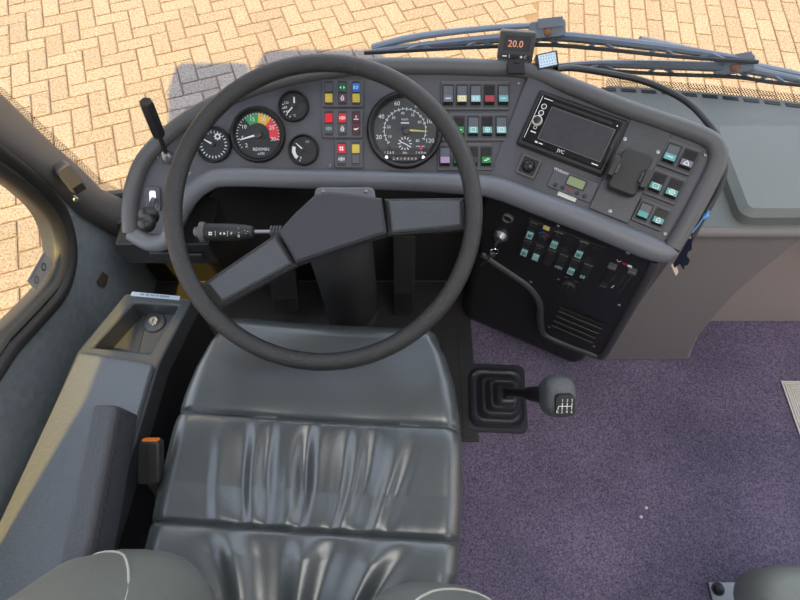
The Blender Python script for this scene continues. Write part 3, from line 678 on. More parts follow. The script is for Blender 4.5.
def swblock(F, q, cells, lab, hpx=17, wpx=8.8, pad=None):
    a0, a1, b0, b1 = F.quad(q, .006); mb = MB(); mb.prism(F, rrect(a0, a1, b0, b1, .0025, 2), 0, .006, bev=.0012); 
    mb.line(F, a0 + .001, b1 - .001, a1 - .001, b1 - .001, .0007, .0063, 1); mb.line(F, a0 + .001, b1, a0 + .001, b0, .0007, .0063, 1)
    o = link('switch_block', mb, [M['panel'], M['dashpad']], dash, label=lab); n = len(cells); cw = (a1 - a0) / n; bc = (b0 + b1) / 2; h = (b1 - b0) * .66
    for i, c in enumerate(cells):
        if c is None: continue
        rw = min(cw * .66, h * .62)
        t = MB(); t.holed(F, rrect(a0 + cw * (i + .5) - rw * .64, a0 + cw * (i + .5) + rw * .64, bc - h * .58, bc + h * .58, .001, 2), [rrect(a0 + cw * (i + .5) - rw * .53, a0 + cw * (i + .5) + rw * .53, bc - h * .52, bc + h * .52, .0005, 2)], .005, .0078); link('switch_frame', t, M['dark'], o)
        rocker(F, a0 + cw * (i + .5), bc, rw, h, o, *c)
    return o
swblock(MAIN, [(442, 80), (511, 82), (509, 111), (440, 109)], [('rockgrey', 'rockgrey', 'bar'), ('cream', 'rockgrey', 'box'), ('paleteal', 'rockgrey', 'beam'), ('lens_red', 'rock', None), ('teal', 'rockgrey', 'bar')], 'top row of five rocker switches with yellow and red lenses')
swblock(MAIN, [(439, 112), (509, 113), (507, 142), (437, 140)], [('teal', 'rock', None), ('lens_green', 'rock', 'bar'), ('teal', 'rockgrey', 'box'), ('teal', 'rock', 'plus'), ('paleteal', 'rockgrey', 'box')], 'middle row of five teal rocker switches')
swblock(MAIN, [(439, 143), (494, 143), (492, 171), (437, 170)], [('lilac', 'rockgrey', None), ('lgreen', 'rock', None), ('ldark', 'rock', None), ('lens_green', 'rock', 'key')], 'bottom row of rocker switches with a lilac lens')
swblock(WING, [(669, 138), (702, 150), (690, 177), (657, 164)], [('teal', 'rockgrey', 'bar'), ('mauve', 'rock', 'tri')], 'topmost pair of rocker switches on the side panel')
swblock(WING, [(655, 167), (687, 179), (675, 206), (643, 193)], [('teal', 'rock', 'box'), ('teal', 'rock', 'plus')], 'middle pair of rocker switches on the side panel')
swblock(WING, [(642, 198), (672, 209), (662, 232), (631, 220)], [('teal', 'rockgrey', None), ('teal', 'rock', 'house')], 'lowest pair of rocker switches on the side panel')
# screws
def screw(F, px, py, r=.0035, root=None):
    a, b = F.px(px, py); mb = MB(); Fs = F.moved(a, b, 0, .6); mb.lathe(Fs, [(r, 0), (r, .0012), (r * .7, .0022), (.0002, .0024)], 14, 0); mb.box(Fs, -r * .7, r * .7, -r * .12, r * .12, .0022, .0026, 1); mb.box(Fs, -r * .12, r * .12, -r * .7, r * .7, .0022, .0026, 1)
    link('screw', mb, [M['steel'], M['black']], root or dash)
for p in ((315, 78), (330, 166), (519, 83), (496, 172), (157, 157), (190, 174)): screw(MAIN, *p)
for p in ((705, 155), (665, 234)): screw(WING, *p)
for p in ((558, 226), (531, 282), (619, 305), (594, 346), (549, 327), (628, 253), (649, 241)): screw(LOWER, *p)
# ---- left end: chrome slot lever and tall lever
def quad_plate(F, q, c0, c1, mt, name, parent, r=.004, lab=None):
    a0, a1, b0, b1 = F.quad(q, c1); mb = MB(); mb.prism(F, rrect(a0, a1, b0, b1, r, 3), c0, c1, bev=.001); return link(name, mb, mt, parent, label=lab), (a0, a1, b0, b1)
hb = thing('hand_brake_lever', 'short hand brake lever with black ball knob in a chrome slot', 'lever', MAIN.at(152, 200))
_, (a0, a1, b0, b1) = quad_plate(MAIN, [(144, 187), (160, 187), (160, 211), (144, 211)], 0, .005, M['panel'], 'slot_plate', hb)
mb = MB(); mb.prism(MAIN, rrect((a0 + a1) / 2 - .005, (a0 + a1) / 2 + .008, b0 + .006, b1 - .006, .005, 4), .004, .007, bev=.001); link('slot_insert', mb, M['chrome'], hb)
p0 = MAIN.pt((a0 + a1) / 2 + .002, (b0 + b1) / 2, .002); p1 = at(148, 219, 1.0)
mb = MB(); mb.tube([p0, p0.lerp(p1, .55), p1], .0055, 10); link('stem', mb, M['steel'], hb)
ax = (at(147, 224, .985) - p0).normalized(); Fk = axisframe(p1, ax)
mb = MB(); mb.lathe(Fk, [(.004, -.022), (.016, -.020), (.0175, -.015), (.012, -.010), (.009, -.004), (.010, .004), (.0135, .012), (.0150, .021), (.0135, .029), (.008, .035), (.001, .037)], 20); link('knob', mb, M['black'], hb)
tl = thing('control_lever', 'tall lever with long black grip rising at left end of the dashboard', 'lever', MAIN.at(168, 158))
b0p = MAIN.at(168, 158); tp = at(145.5, 101, .97)
mb = MB(); mb.lathe(axisframe(b0p, V((0, -.3, 1))), [(.013, -.006), (.013, .004), (.009, .012), (.006, .016)], 16); link('collar', mb, M['steel'], tl)
mid = b0p.lerp(tp, .40); mb = MB(); mb.tube([b0p, mid], .0045, 10); link('rod', mb, M['black'], tl)
mb = MB(); d = tp - mid; mb.tube([mid, mid + d * .03, mid + d * .12, mid + d * .5, mid + d * .93, tp], [.006, .0100, .0125, .0128, .0125, .0105], 6); link('grip', mb, M['black'], tl, ang=50, bevel=.0015)

# ================================================================== DEVICES ON THE DASH
# head unit with screen
a0, a1, b0, b1 = WING.quad([(540, 88.5), (629, 121), (602.5, 176), (515.5, 144)], .012)
ru = thing('car_radio', 'double height black car radio with large grey screen', 'radio', WING.pt((a0 + a1) / 2, (b0 + b1) / 2))
W_, H_ = a1 - a0, b1 - b0; FRd = WING.moved(a0, b0)
def rx(u_, v_): return u_ * W_, v_ * H_
mb = MB(); mb.prism(FRd, rrect(0, W_, 0, H_, .004, 3), 0, .012, bev=.004); link('surround', mb, M['dark'], ru)
mb = MB(); mb.prism(FRd, rrect(W_ * .045, W_ * .955, H_ * .09, H_ * .93, .003, 3), .011, .016, bev=.0015); plate_ = mb
mb = MB(); mb.box(FRd, W_ * .205, W_ * .915, H_ * .20, H_ * .775, .0155, .0166); link('screen', mb, M['screen'], ru, bevel=.0006)
mb = MB()
for x0, y0, x1, y1 in ((.205, .20, .915, .20), (.205, .775, .915, .775), (.205, .20, .205, .775), (.915, .20, .915, .775)): mb.line(FRd, x0 * W_, y0 * H_, x1 * W_, y1 * H_, .0009, .0170)
link('screen_border', mb, M['dashpad'], ru)
mb = MB(); mb.box(FRd, W_ * .20, W_ * .86, H_ * .835, H_ * .875, .0155, .0164); link('disc_slot', mb, M['black'], ru)
mb = plate_; mb.line(FRd, W_ * .065, H_ * .14, W_ * .065, H_ * .90, .0009, .0164, 1); mb.text(FRd, 'JVC', W_ * .49, H_ * .135, H_ * .082, .0164, 1); mb.line(FRd, W_ * .84, H_ * .135, W_ * .91, H_ * .135, .002, .0164, 1); mb.line(FRd, W_ * .10, H_ * .28, W_ * .16, H_ * .28, .0022, .0164, 1); mb.line(FRd, W_ * .19, H_ * .14, W_ * .22, H_ * .14, .003, .0164, 1); mb.line(FRd, W_ * .235, H_ * .14, W_ * .28, H_ * .14, .0018, .0164, 1); mb.ringflat(FRd, W_ * .13, H_ * .36, H_ * .022, H_ * .030, .0164, 1); mb.flat(FRd, [(W_ * .905, H_ * .835), (W_ * .925, H_ * .835), (W_ * .915, H_ * .865)], .0164, 1); mb.line(FRd, W_ * .09, H_ * .87, W_ * .19, H_ * .87, .0012, .0164, 1)
link('front_plate', mb, [M['blackgloss'], M['white']], ru)
for v, r_ in ((.735, .045), (.62, .045)):
    mb = MB(); Fq = FRd.moved(W_ * .125, H_ * v, .0155); mb.lathe(Fq, [(H_ * r_, 0), (H_ * r_, .002)], 20, 0); mb.ringflat(Fq, 0, 0, H_ * r_ * .8, H_ * r_ * 1.05, .0022, 1, 20); link('button', mb, [M['black'], M['white']], ru)
mb = MB(); Fq = FRd.moved(W_ * .122, H_ * .475, .0155); mb.lathe(Fq, [(H_ * .088, 0), (H_ * .088, .005), (H_ * .075, .008), (H_ * .066, .008)], 28, 0); mb.lathe(Fq, [(H_ * .066, .006), (H_ * .066, .0085), (H_ * .05, .0095)], 24, 1); link('volume_knob', mb, [M['alu'], M['black']], ru)
# mirror adjuster in its square frame
ms = thing('mirror_adjuster', 'round black mirror control in a square frame below the radio', 'switch', WING.at(528, 166))
_, (a0, a1, b0, b1) = quad_plate(WING, [(523, 154), (542, 160), (535, 179), (515, 172)], 0, .006, M['dark'], 'frame', ms, .002)
Fq = WING.moved((a0 + a1) / 2, (b0 + b1) / 2, .0055); w = (a1 - a0) / 2
mb = MB(); mb.holed(Fq, rrect(-w * .98, w * .98, -w * .98, w * .98, .002, 2), [rrect(-w * .78, w * .78, -w * .78, w * .78, .001, 2)], 0, .0025); link('frame_edge', mb, M['rim'], ms)
mb = MB(); mb.lathe(Fq, [(w * .62, 0), (w * .62, .004), (w * .52, .009), (w * .3, .012)], 22); link('knob', mb, M['blackgloss'], ms)
mb = MB(); mb.box(Fq, -w * .10, w * .10, -w * .5, w * .5, .009, .017); link('knob_ridge', mb, M['black'], ms, bevel=.001)
# heater timer
ht = thing('heater_timer', 'flat heater timer with green display and five buttons', 'timer', WING.at(573, 184))
_, (a0, a1, b0, b1) = quad_plate(WING, [(555.5, 166.5), (600, 183), (590, 203), (546, 186)], 0, .004, M['panel'], 'body', ht)
W_, H_ = a1 - a0, b1 - b0; Fq = WING.moved(a0, b0, .004)
mb = MB(); mb.box(Fq, W_ * .36, W_ * .74, H_ * .42, H_ * .84, -.001, .0012); link('display', mb, M['lcd'], ht)
mb = MB(); mb.holed(Fq, rrect(W_ * .34, W_ * .76, H_ * .39, H_ * .87, .001, 2), [rrect(W_ * .365, W_ * .735, H_ * .43, H_ * .83, .0005, 2)], -.001, .002); link('display_frame', mb, M['dark'], ht)
for k in range(5):
    mb = MB(); x = W_ * (.17 + k * .165); y = H_ * (.20 - .0 * k); mb.prism(Fq, circ(x, y, W_ * .042, 8), -.001, .003, bev=.001); icon(mb, Fq, x, y, W_ * .05, ('tri', 'bar', 'plus', 'bar', 'tri')[k], .0034, 1); link('button', mb, [M['lens_red'] if k == 2 else M['dark'], M['rim']], ht, label='red button' if k == 2 else None)
mb = MB(); mb.text(Fq, 'Webasto', W_ * .16, H_ * .88, H_ * .20, .0006); link('lettering', mb, M['white'], ht)
a0, a1, b0, b1 = WING.quad([(559, 191), (577, 198), (575, 202), (557, 195)], .001); mb = MB(); mb.box(WING, a0, a1, b0, b1, 0, .001); tag(link('label_strip', mb, M['paper']), 'blank cream label strip stuck below the heater timer', 'label')
# bracket plate + phone holder
a0, a1, b0, b1 = WING.quad([(631, 118), (672, 134), (628, 223.5), (589, 208)], .004)
bp_ = thing('mounting_plate', 'dark steel mounting plate between radio and side switches', 'plate', WING.pt((a0 + a1) / 2, (b0 + b1) / 2))
mb = MB(); mb.prism(WING, [WING.px(*p, .004) for p in ((631.5, 118), (672, 133.5), (628, 223.5), (589, 208))], 0, .004, bev=.0008); link('sheet', mb, M['plate'], bp_)
for p in ((610, 211), (625, 139), (658, 152)):
    a, b = WING.px(*p, .004); mb = MB(); mb.lathe(WING.moved(a, b, .004), [(.0035, 0), (.0035, .001), (.0015, .0018)], 12); link('screw', mb, M['steel'], bp_)
Fp = WING.moved(*WING.px(630, 172, .03), 0)
ph = thing('phone_holder', 'black phone holder with two side clamps on the mounting plate', 'phone holder', Fp.pt(0, 0, .004))
mb = MB(); mb.lathe(Fp, [(.018, .004), (.018, .008), (.012, .012), (.012, .02)], 20); link('base', mb, M['black'], ph)
s_ = WING.scale(630, 172)
mb = MB(); mb.prism(Fp, rrect(-14.5 * s_, 14.5 * s_, -21 * s_, 21 * s_, .009, 5), .018, .032, bev=.003); link('cradle', mb, M['dark'], ph)
for sx, yy in ((-1, -2), (1, -2)):
    mb = MB(); mb.prism(Fp, rrect(sx * 16 * s_ - 3.2 * s_, sx * 16 * s_ + 3.2 * s_, (yy - 10) * s_, (yy + 10) * s_, .004, 3), .022, .048, bev=.002); link('clamp', mb, M['black'], ph)
    mb = MB(); mb.prism(Fp, rrect(sx * 13 * s_ - 2.2 * s_, sx * 13 * s_ + 2.2 * s_, (yy - 5) * s_, (yy + 5) * s_, .002, 3), .03, .040, bev=.001); link('clamp_pad', mb, M['rim'], ph)
# digital clock pod
tp_ = at(516, 67, 1.05); cl = thing('digital_thermometer', 'small black digital display reading 20.0 on top of dashboard', 'display', tp_)
Fc = axisframe(at(516.5, 46.5, 1.055), -(ray(516, 46)) * .6 + V((0, -.5, .1)), (0, 0, 1)); s_ = 1.055 / FPX * 1.0
mb = MB(); mb.prism(Fc, rrect(-17.5 * s_, 17.5 * s_, -14 * s_, 14 * s_, .004, 3), -.018, .004, bev=.002); link('case', mb, M['ridge'], cl)
mb = MB(); mb.box(Fc, -13 * s_, 13 * s_, -4 * s_, 10.5 * s_, .0035, .0048); link('screen', mb, M['screen'], cl)
mb = MB(); mb.box(Fc, -14.5 * s_, 14.5 * s_, -11 * s_, -7 * s_, .0035, .0048); mb.line(Fc, -13 * s_, -9 * s_, -8.5 * s_, -9 * s_, .0024, .0052, 1); mb.text(Fc, 'S', -6 * s_, -9 * s_, 4 * s_, .0052, 1); mb.flat(Fc, circ(6 * s_, -9 * s_, 1.3 * s_, 8), .0052, 1); mb.text(Fc, 'C', 10 * s_, -9 * s_, 4 * s_, .0052, 1); link('button_strip', mb, [M['black'], M['white']], cl)
mb = MB(); mb.text(Fc, '20.0', -1.5 * s_, 2.6 * s_, 9 * s_, .0054); link('digits', mb, M['redled'], cl)
mb = MB(); bt = Fc.pt(0, -13 * s_, -.008); mb.box(axisframe(tp_, V((0, -.5, .8))), -.015, .015, -.012, .012, -.004, .004); mb.tube([tp_, bt], .009, 10); link('foot', mb, M['black'], cl)
# sensor block with pale mesh front
sb = thing('sensor_box', 'small black box with pale dotted front beside the digital display', 'sensor', at(549, 70, 1.06))
Fs = axisframe(at(547.5, 60, 1.045), V((-.1, -.62, .75)), (-.16, .8, .5)); s_ = 1.045 / FPX; 
mb = MB(); mb.box(Fs, -10.5 * s_, 10.5 * s_, -7.5 * s_, 7.5 * s_, -.03, 0); link('case', mb, M['black'], sb, bevel=.0015)
mb = MB(); mb.box(Fs, -8.5 * s_, 8.5 * s_, -6 * s_, 6 * s_, -.001, .001, 0)
for i in range(6):
    for j in range(4): mb.flat(Fs, circ((-6.8 + i * 2.7 + (j % 2) * .6) * s_, (-4.2 + j * 2.8) * s_, .55 * s_, 6), .0013, 1)
link('grille', mb, [M['sensor'], M['wiper']], sb)
# thick cable
cpts = [at(556, 69, 1.06), at(572, 68, 1.075), at(600, 72, 1.09), at(640, 80, 1.09), at(672, 93, 1.075), at(692, 106, 1.06), at(707, 122, 1.04), at(716, 135, 1.03), at(723, 152, 1.03), at(724, 172, 1.03), at(718, 190, 1.03), at(710, 205, 1.03), at(700, 222, 1.04), at(690, 240, 1.055)]
mb = MB(); mb.tube(cr(cpts, 6), .0062, 10); tag(link('thick_cable', mb, M['cable']), 'thick black cable running from sensor box around dashboard corner', 'cable')
mb = MB(); pts = [at(704, 216, 1.0), at(699, 224, 1.0), at(692, 233, 1.0)]; mb.tube(cr(pts, 4), .0012, 6); mb.lathe(axisframe(at(706, 216, 1.005), -ray(706, 216)), [(.001, .005), (.004, .004), (.0055, 0), (.004, -.003)], 10); mb.tube([at(709, 211, 1.0), at(703, 219, 1.0)], .0022, 6)
tag(link('plastic_tie', mb, M['bluetie']), 'blue plastic tie knotted round the thick black cable', 'tie')
# air freshener card
Fa = axisframe(at(682, 256, 1.0), -ray(682, 256), (.35, .7, .5)); s_ = 1.0 / FPX
card = [(690.5, 235), (693, 237), (692, 243), (691.5, 250), (688, 252), (687, 256), (690, 260), (688, 265), (684, 266), (684.5, 270), (682, 268), (680, 264), (677, 266), (674.5, 268), (673, 264), (682, 250)]
mb = MB(); mb.prism(Fa, [Fa.px(*p) for p in card], 0, .003, 1, 0); mb.prism(Fa, [Fa.px(*p) for p in ((671, 265), (675, 262), (678.5, 272), (676, 276))], -.0005, .0025, 1, 1); mb.ringflat(Fa, *Fa.px(690, 237.5), .0012, .0022, .0034, 1, 10)
af = tag(link('air_freshener_card', mb, [M['navy'], M['cardedge']]), 'dark navy jagged fir shaped card hanging off the dashboard corner', 'air freshener')

# ================================================================== LOWER CONSOLE FITTINGS
sk = MB(); a, b = LOWER.px(508, 217.5); Fq = LOWER.moved(a, b); sk.lathe(Fq, [(.0115, 0), (.0115, .004), (.0095, .006), (.0085, .004), (.0085, .001)], 24, 0, cap=False); sk.flat(Fq, circ(0, 0, .0087, 20), .001, 1); link('power_socket', sk, [M['rim'], M['black']], dash)
a, b = LOWER.px(501, 235); Fq = LOWER.moved(a, b)
ig = MB(); ig.lathe(Fq, [(.016, 0), (.016, .004), (.012, .008), (.009, .014), (.0088, .014)], 22); link('ignition_lock', ig, M['steel'], dash)
ks = thing('ignition_key', 'silver key in the ignition with spare keys dangling', 'key', Fq.pt(0, 0, .014))
mb = MB(); mb.box(Fq, -.0012, .0012, -.010, .010, .012, .034); link('key_bow', mb, M['steel'], ks, bevel=.0008)
mb = MB(); rc = Fq.pt(0, -.010, .030); mb.tube([rc + V((.009 * math.cos(t), -.002, .009 * math.sin(t) - .008)) for t in [2 * PI * k / 18 for k in range(18)]], .0011, 6, True); link('key_ring', mb, M['chrome'], ks)
for tgt, w in (((481, 265), .0035), ((487, 256), .005)):
    p1 = LOWER.at(*tgt, .03); p0 = rc + V((0, -.003, -.014)); d = (p1 - p0); Fk = Fr(p0, d.cross(LOWER.n), d) ; Lk = d.length
    mb = MB(); mb.prism(Fk, circ(0, Lk * .2, w * 1.5, 12), -.001, .001); mb.prism(Fk, [(-w * .45, Lk * .2), (w * .45, Lk * .2), (w * .45, Lk), (-w * .1, Lk * 1.05), (-w * .45, Lk * .9)], -.001, .001); link('key', mb, M['steel'], ks)
# switch module 2 x 6
a0, a1, b0, b1 = LOWER.quad([(528.5, 218), (603.5, 247.5), (588, 282), (518, 254)], .004)
mb = MB(); mb.box(LOWER, a0, a1, b0, b1, 0, .004); mb.line(LOWER, a0, b1, a1, b1, .001, .0044, 1); mb.line(LOWER, a0, (b0 + b1) / 2, a1, (b0 + b1) / 2, .0008, .0044, 1); sm = link('climate_switch_module', mb, [M['dark'], M['rim']], dash, label='black module of twelve switches with pale teal symbols')
cw = (a1 - a0) / 6; rh = (b1 - b0) / 2
def csw(i, j, kind, ic, fill, up=0):
    cx = a0 + cw * (i + .5); cy = b1 - rh * (j + .5); mb = MB()
    if kind == 'knob':
        Fk = LOWER.moved(cx, cy, .004); mb.lathe(Fk, [(cw * .34, 0), (cw * .34, .008), (cw * .28, .012)], 20, 0); mb.ringflat(Fk, 0, 0, cw * .30, cw * .42, .0016, 2, 8, PI * .5, PI); mb.ringflat(Fk, 0, 0, cw * .30, cw * .42, .0016, 3, 8, 0, PI * .5); mb.flat(Fk, rrect(-cw * .25, cw * .25, rh * .30, rh * .5, .001, 2), .0016, 1); link('temperature_knob', mb, [M['dark'], M['cream'], M['lblue'], M['lens_red']], sm)
        return
    if kind == 'text':
        mb.box(LOWER, cx - cw * .44, cx + cw * .44, cy - rh * .45, cy + rh * .45, .003, .0052)
        for k, (y, l) in enumerate(((.36, .34), (.26, .2), (-.20, .18), (-.28, .24), (-.36, .22))): mb.line(LOWER, cx - cw * .36, cy + rh * y, cx - cw * .36 + cw * l * 2, cy + rh * y, .0006, .0056, 1)
        link('notice_plate', mb, [M['black'], M['dashpad']], sm); return
    w, h = cw * .70, rh * .86; ym = cy - h * .02
    P = [LOWER.pt(x, y, c) for y, c in ((cy - h / 2, .004), (cy - h * .42, .0105), (ym, .0075), (cy + h * .46, .0065), (cy + h / 2, .004)) for x in (cx - w / 2, cx + w / 2)]
    mb.add(P, [(0, 1, 3, 2), (2, 3, 5, 4), (4, 5, 7, 6), (6, 7, 9, 8), (0, 2, 4, 6, 8), (9, 7, 5, 3, 1)], 0)
    if fill: mb.prism(LOWER, rrect(cx - w * .36, cx + w * .36, cy - h * .38, cy - h * .02, .001, 2), .008, .0112, 1)
    if ic: icon(mb, LOWER, cx, cy - h * .20, w * (.62 if fill else .8), ic, .0116, 2 if fill else 1)
    mb.line(LOWER, cx - w * .3, cy + h * .36, cx + w * .3, cy + h * .36, .0006, .0074, 3)
    link('rocker_switch', mb, [M['rock'], M['paleteal'], M['ldark'], M['dashpad']], sm, ang=25)
for i, j, kd, ic, fl in ((0, 0, 'r', 'fan', 1), (1, 0, 'knob', None, 0), (2, 0, 'r', 'box', 1), (3, 0, 'text', None, 0), (4, 0, 'r', 'plus', 1), (5, 0, 'text', None, 0), (0, 1, 'r', 'house', 1), (1, 1, 'r', None, 1), (2, 1, 'r', None, 0), (3, 1, 'r', 'ring', 0), (4, 1, 'r', 'box', 1), (5, 1, 'r', 'fan', 0)): csw(i, j, kd, ic, fl)
a, b = LOWER.px(569, 284); Fk = LOWER.moved(a, b); mb = MB(); s_ = LOWER.scale(569, 284)
mb.box(Fk, -13 * s_, 13 * s_, -12 * s_, 12 * s_, 0, .002); 
for k in range(5): x, y = pol(11.5 * s_, -130 + k * 52); icon(mb, Fk, x, y, 4 * s_, ('bar', 'fan', 'box', 'plus', 'bar')[k], .0026, 1)
rk = link('airflow_dial', mb, [M['black'], M['dashpad']], dash); mb = MB(); mb.lathe(Fk, [(8 * s_, .002), (8 * s_, .008), (7 * s_, .012)], 24); mb.box(Fk, -1.2 * s_, 1.2 * s_, -7 * s_, 7 * s_, .011, .017); link('knob', mb, M['dark'], rk, bevel=.0008)
# slider controls
Fq = LOWER; mb = MB(); q = [Fq.px(*p) for p in ((614, 258), (640, 268), (624, 299), (597, 289))]; mb.prism(Fq, q, 0, .0015); 
hs = link('heater_slide_panel', mb, M['black'], dash)
mb = MB()
for p, q_ in (((621, 268), (605, 287)), ((629, 270), (617, 287)), ((633, 273), (620, 292))): mb.line(Fq, *Fq.px(*p), *Fq.px(*q_), .003, .0018)
link('slots', mb, M['footwell'], hs)
for p, m_ in (((612, 267), 'rim'), ((632, 272), 'rim'), ((603, 286), 'dark')):
    mb = MB(); a, b = Fq.px(*p, .008); mb.prism(Fq, rrect(a - .008, a + .008, b - .004, b + .004, .002, 2), .001, .012, bev=.001); link('slider_knob', mb, M[m_], hs)
mb = MB(); F_ = Fq.moved(*Fq.px(625, 263), .0018); mb.prism(F_, rrect(-.004, .004, -.003, .003, .001, 2), 0, .001, 1); mb.prism(F_.moved(.010, -.001), rrect(-.0045, .0045, -.003, .003, .0025, 4), 0, .001, 0); mb.line(F_, -.016, .004, -.012, -.002, .0012, .0004); mb.line(F_, -.012, -.002, -.008, .004, .0012, .0004); a, b = Fq.px(612, 285); 
for k in range(3): mb.line(Fq, a + .001 * k, b - .006 + .004 * k, a + .004, b - .004 + .004 * k, .0014, .0024)
link('slide_symbols', mb, [M['white'], M['lens_red']], hs)
# louvred vent
a0, a1, b0, b1 = LOWER.quad([(560, 308), (603.5, 325), (592.5, 342), (550, 328)], .002)
mb = MB(); mb.box(LOWER, a0, a1, b0, b1, 0, .0012); vt = link('air_vent', mb, M['footwell'], dash)
for k in range(4):
    b = b1 - (b1 - b0) * (k + .5) / 4; mb = MB(); Fv = Fr(LOWER.pt((a0 + a1) / 2, b, .004), LOWER.ex, LOWER.ey + LOWER.n * .8); w = (a1 - a0) / 2; h = (b1 - b0) * .10; mb.box(Fv, -w, w, -h, h, -.001, .001); link('vent_slat', mb, M['black'], vt)

# ================================================================== STEERING WHEEL AND COLUMN
WH = Fr((0, 0, 0), (1, 0, 0), (0, .883, .469)); WH.o = at(323.5, 211, .905)
RW = 150.5 * .905 / FPX; rt = .0140
sw = thing('steering_wheel', 'large black two spoke steering wheel', 'steering wheel', WH.pt(0, 0, -.02))
mb = MB(); mb.tube([WH.pt(RW * math.cos(t), RW * math.sin(t)) for t in [2 * PI * k / 96 for k in range(96)]], rt, 18, True, up=WH.n); link('rim', mb, M['wheel'], sw, ang=60)
hub = [(315, 194.5), (328, 191.5), (345, 193), (381.5, 198), (384, 215), (386.5, 233), (340, 248), (296, 263), (288, 248), (278, 231.5), (295, 213)]
mb = MB(); mb.prism(WH, [WH.px(*p, .004) for p in hub], -.038, .006, bev=.004); link('hub_pad', mb, M['boss'], sw)
rs = [(386, 200), (462, 199.5), (465, 227), (389.5, 234)]
mb = MB(); mb.prism(WH, [WH.px(*p, -.004) for p in [(384, 198), (465, 197), (470, 229), (387, 235)]], -.028, -.008, bev=.003); link('spoke', mb, M['wheel'], sw)
mb = MB(); mb.prism(WH, [WH.px(*p, .001) for p in [(388, 200.5), (461, 200), (461.5, 225.5), (391.5, 232.5)]], -.010, .002, bev=.003); link('spoke_pad', mb, M['pad'], sw)
mb = MB(); mb.prism(WH, [WH.px(*p, -.004) for p in [(277, 232), (205, 281), (190, 292), (212, 312), (227, 303), (297, 265)]], -.028, -.008, bev=.003); link('spoke', mb, M['wheel'], sw)
mb = MB(); mb.prism(WH, [WH.px(*p, .001) for p in [(275.5, 237), (207.5, 283.5), (222, 301.5), (291.5, 263.5)]], -.010, .002, bev=.003); link('spoke_pad', mb, M['pad'], sw)
sc_ = thing('steering_column', 'dark tapering steering column rising from the foot well', 'steering column', V((-.139, .80, 0)))
cb, ct = V((-.135, .80, .02)), V((-.115, .635, WH.o.z - .10)); dcl = (ct - cb).normalized(); Fc2 = axisframe(cb, dcl, (0, 1, 0)); Lc = (ct - cb).length
mb = MB(); mb.lathe(Fc2, [(.062, .0), (.070, .03), (.070, .2), (.066, Lc * .75), (.060, Lc * .9), (.05, Lc)], 32); link('shroud', mb, M['ridge'], sc_)
mb = MB(); mb.lathe(Fc2, [(.075, -.015), (.078, .012), (.070, .02)], 32); link('floor_collar', mb, M['footwell'], sc_)
hbx = axisframe(at(345, 202, 1.0), V((0, -.4, .9)), (0, 1, 0)); hbx = Fr(hbx.o, (1, 0, 0), (0, .9, .4)); s_ = 1.0 / FPX
mb = MB(); mb.prism(hbx, rrect(-30 * s_, 30 * s_, -32 * s_, 14 * s_, .01, 3), -.06, .01, bev=.004); link('column_housing', mb, M['lip'], sc_)
for sx in (-1, 1):
    mb = MB(); mb.lathe(hbx.moved(sx * 21 * s_, 9 * s_, .009), [(.003, 0), (.003, .003), (.002, .004)], 10); link('screw', mb, M['steel'], sc_)
# multi function stalk on the left of the column
y_, z_ = at(235, 232, .985).y, at(235, 232, .985).z
def sx_(px): return at(px, 232, .985).x
Fst = Fr((sx_(290), y_, z_), (0, 1, 0), (0, 0, 1)); 
Fst = axisframe(V((sx_(290), y_, z_)), (-1, 0, 0)); X = lambda px: sx_(290) - sx_(px)
mb = MB(); mb.lathe(Fst, [(.004, 0), (.004, X(254))], 12); link('stalk_rod', mb, M['steel'], sc_)
mb = MB(); mb.lathe(Fst, [(.005, X(255)), (.010, X(253)), (.0125, X(246)), (.0135, X(237)), (.0145, X(236)), (.0148, X(206)), (.0148, X(203))], 24); 
fl = Fr(V((sx_(221), y_, z_)), (1, 0, 0), V((0, .8, .6))); fl.n = -(ray(221, 232)).normalized(); fl = Fr(fl.o, (1, 0, 0), fl.n.cross(V((1, 0, 0))))
s_ = .985 / FPX
icon(mb, fl, -8 * s_, -1.5 * s_, 5 * s_, 'fan', .0152, 1); icon(mb, fl, 4 * s_, -1.5 * s_, 6 * s_, 'arrows', .0152, 1); mb.text(fl, 'F', 13 * s_, -1.5 * s_, 4 * s_, .0152, 1); mb.line(fl, -3 * s_, -4 * s_, -3 * s_, 1 * s_, .0006, .0152, 1); mb.line(fl, 9 * s_, -4 * s_, 9 * s_, 1 * s_, .0006, .0152, 1)
for k, (x, y) in enumerate(((20, 4), (20, 0), (20, -4), (26, 2), (27, -1), (29, 1))): mb.text(fl, '0' if k == 2 else '-', x * s_, y * s_, 4 * s_, .0145, 1)
link('stalk_grip', mb, [M['dark'], M['white']], sc_)
mb = MB(); mb.lathe(Fst, [(.0165, X(206)), (.0178, X(203)), (.0178, X(201)), (.013, X(199.5))], 24); link('stalk_ring', mb, M['rim'], sc_)
mb = MB(); mb.lathe(Fst, [(.009, X(200)), (.009, X(196)), (.007, X(194.5))], 18); link('stalk_button', mb, M['rim'], sc_)
mb = MB()
for k in range(4): c = V((sx_(272) + k * .005, y_, z_)); mb.tube([c + V((0, .009 * math.cos(t), .011 * math.sin(t))) for t in [2 * PI * q / 14 for q in range(14)]], .0018, 6, True)
link('wire_coil', mb, M['rim'], sc_)
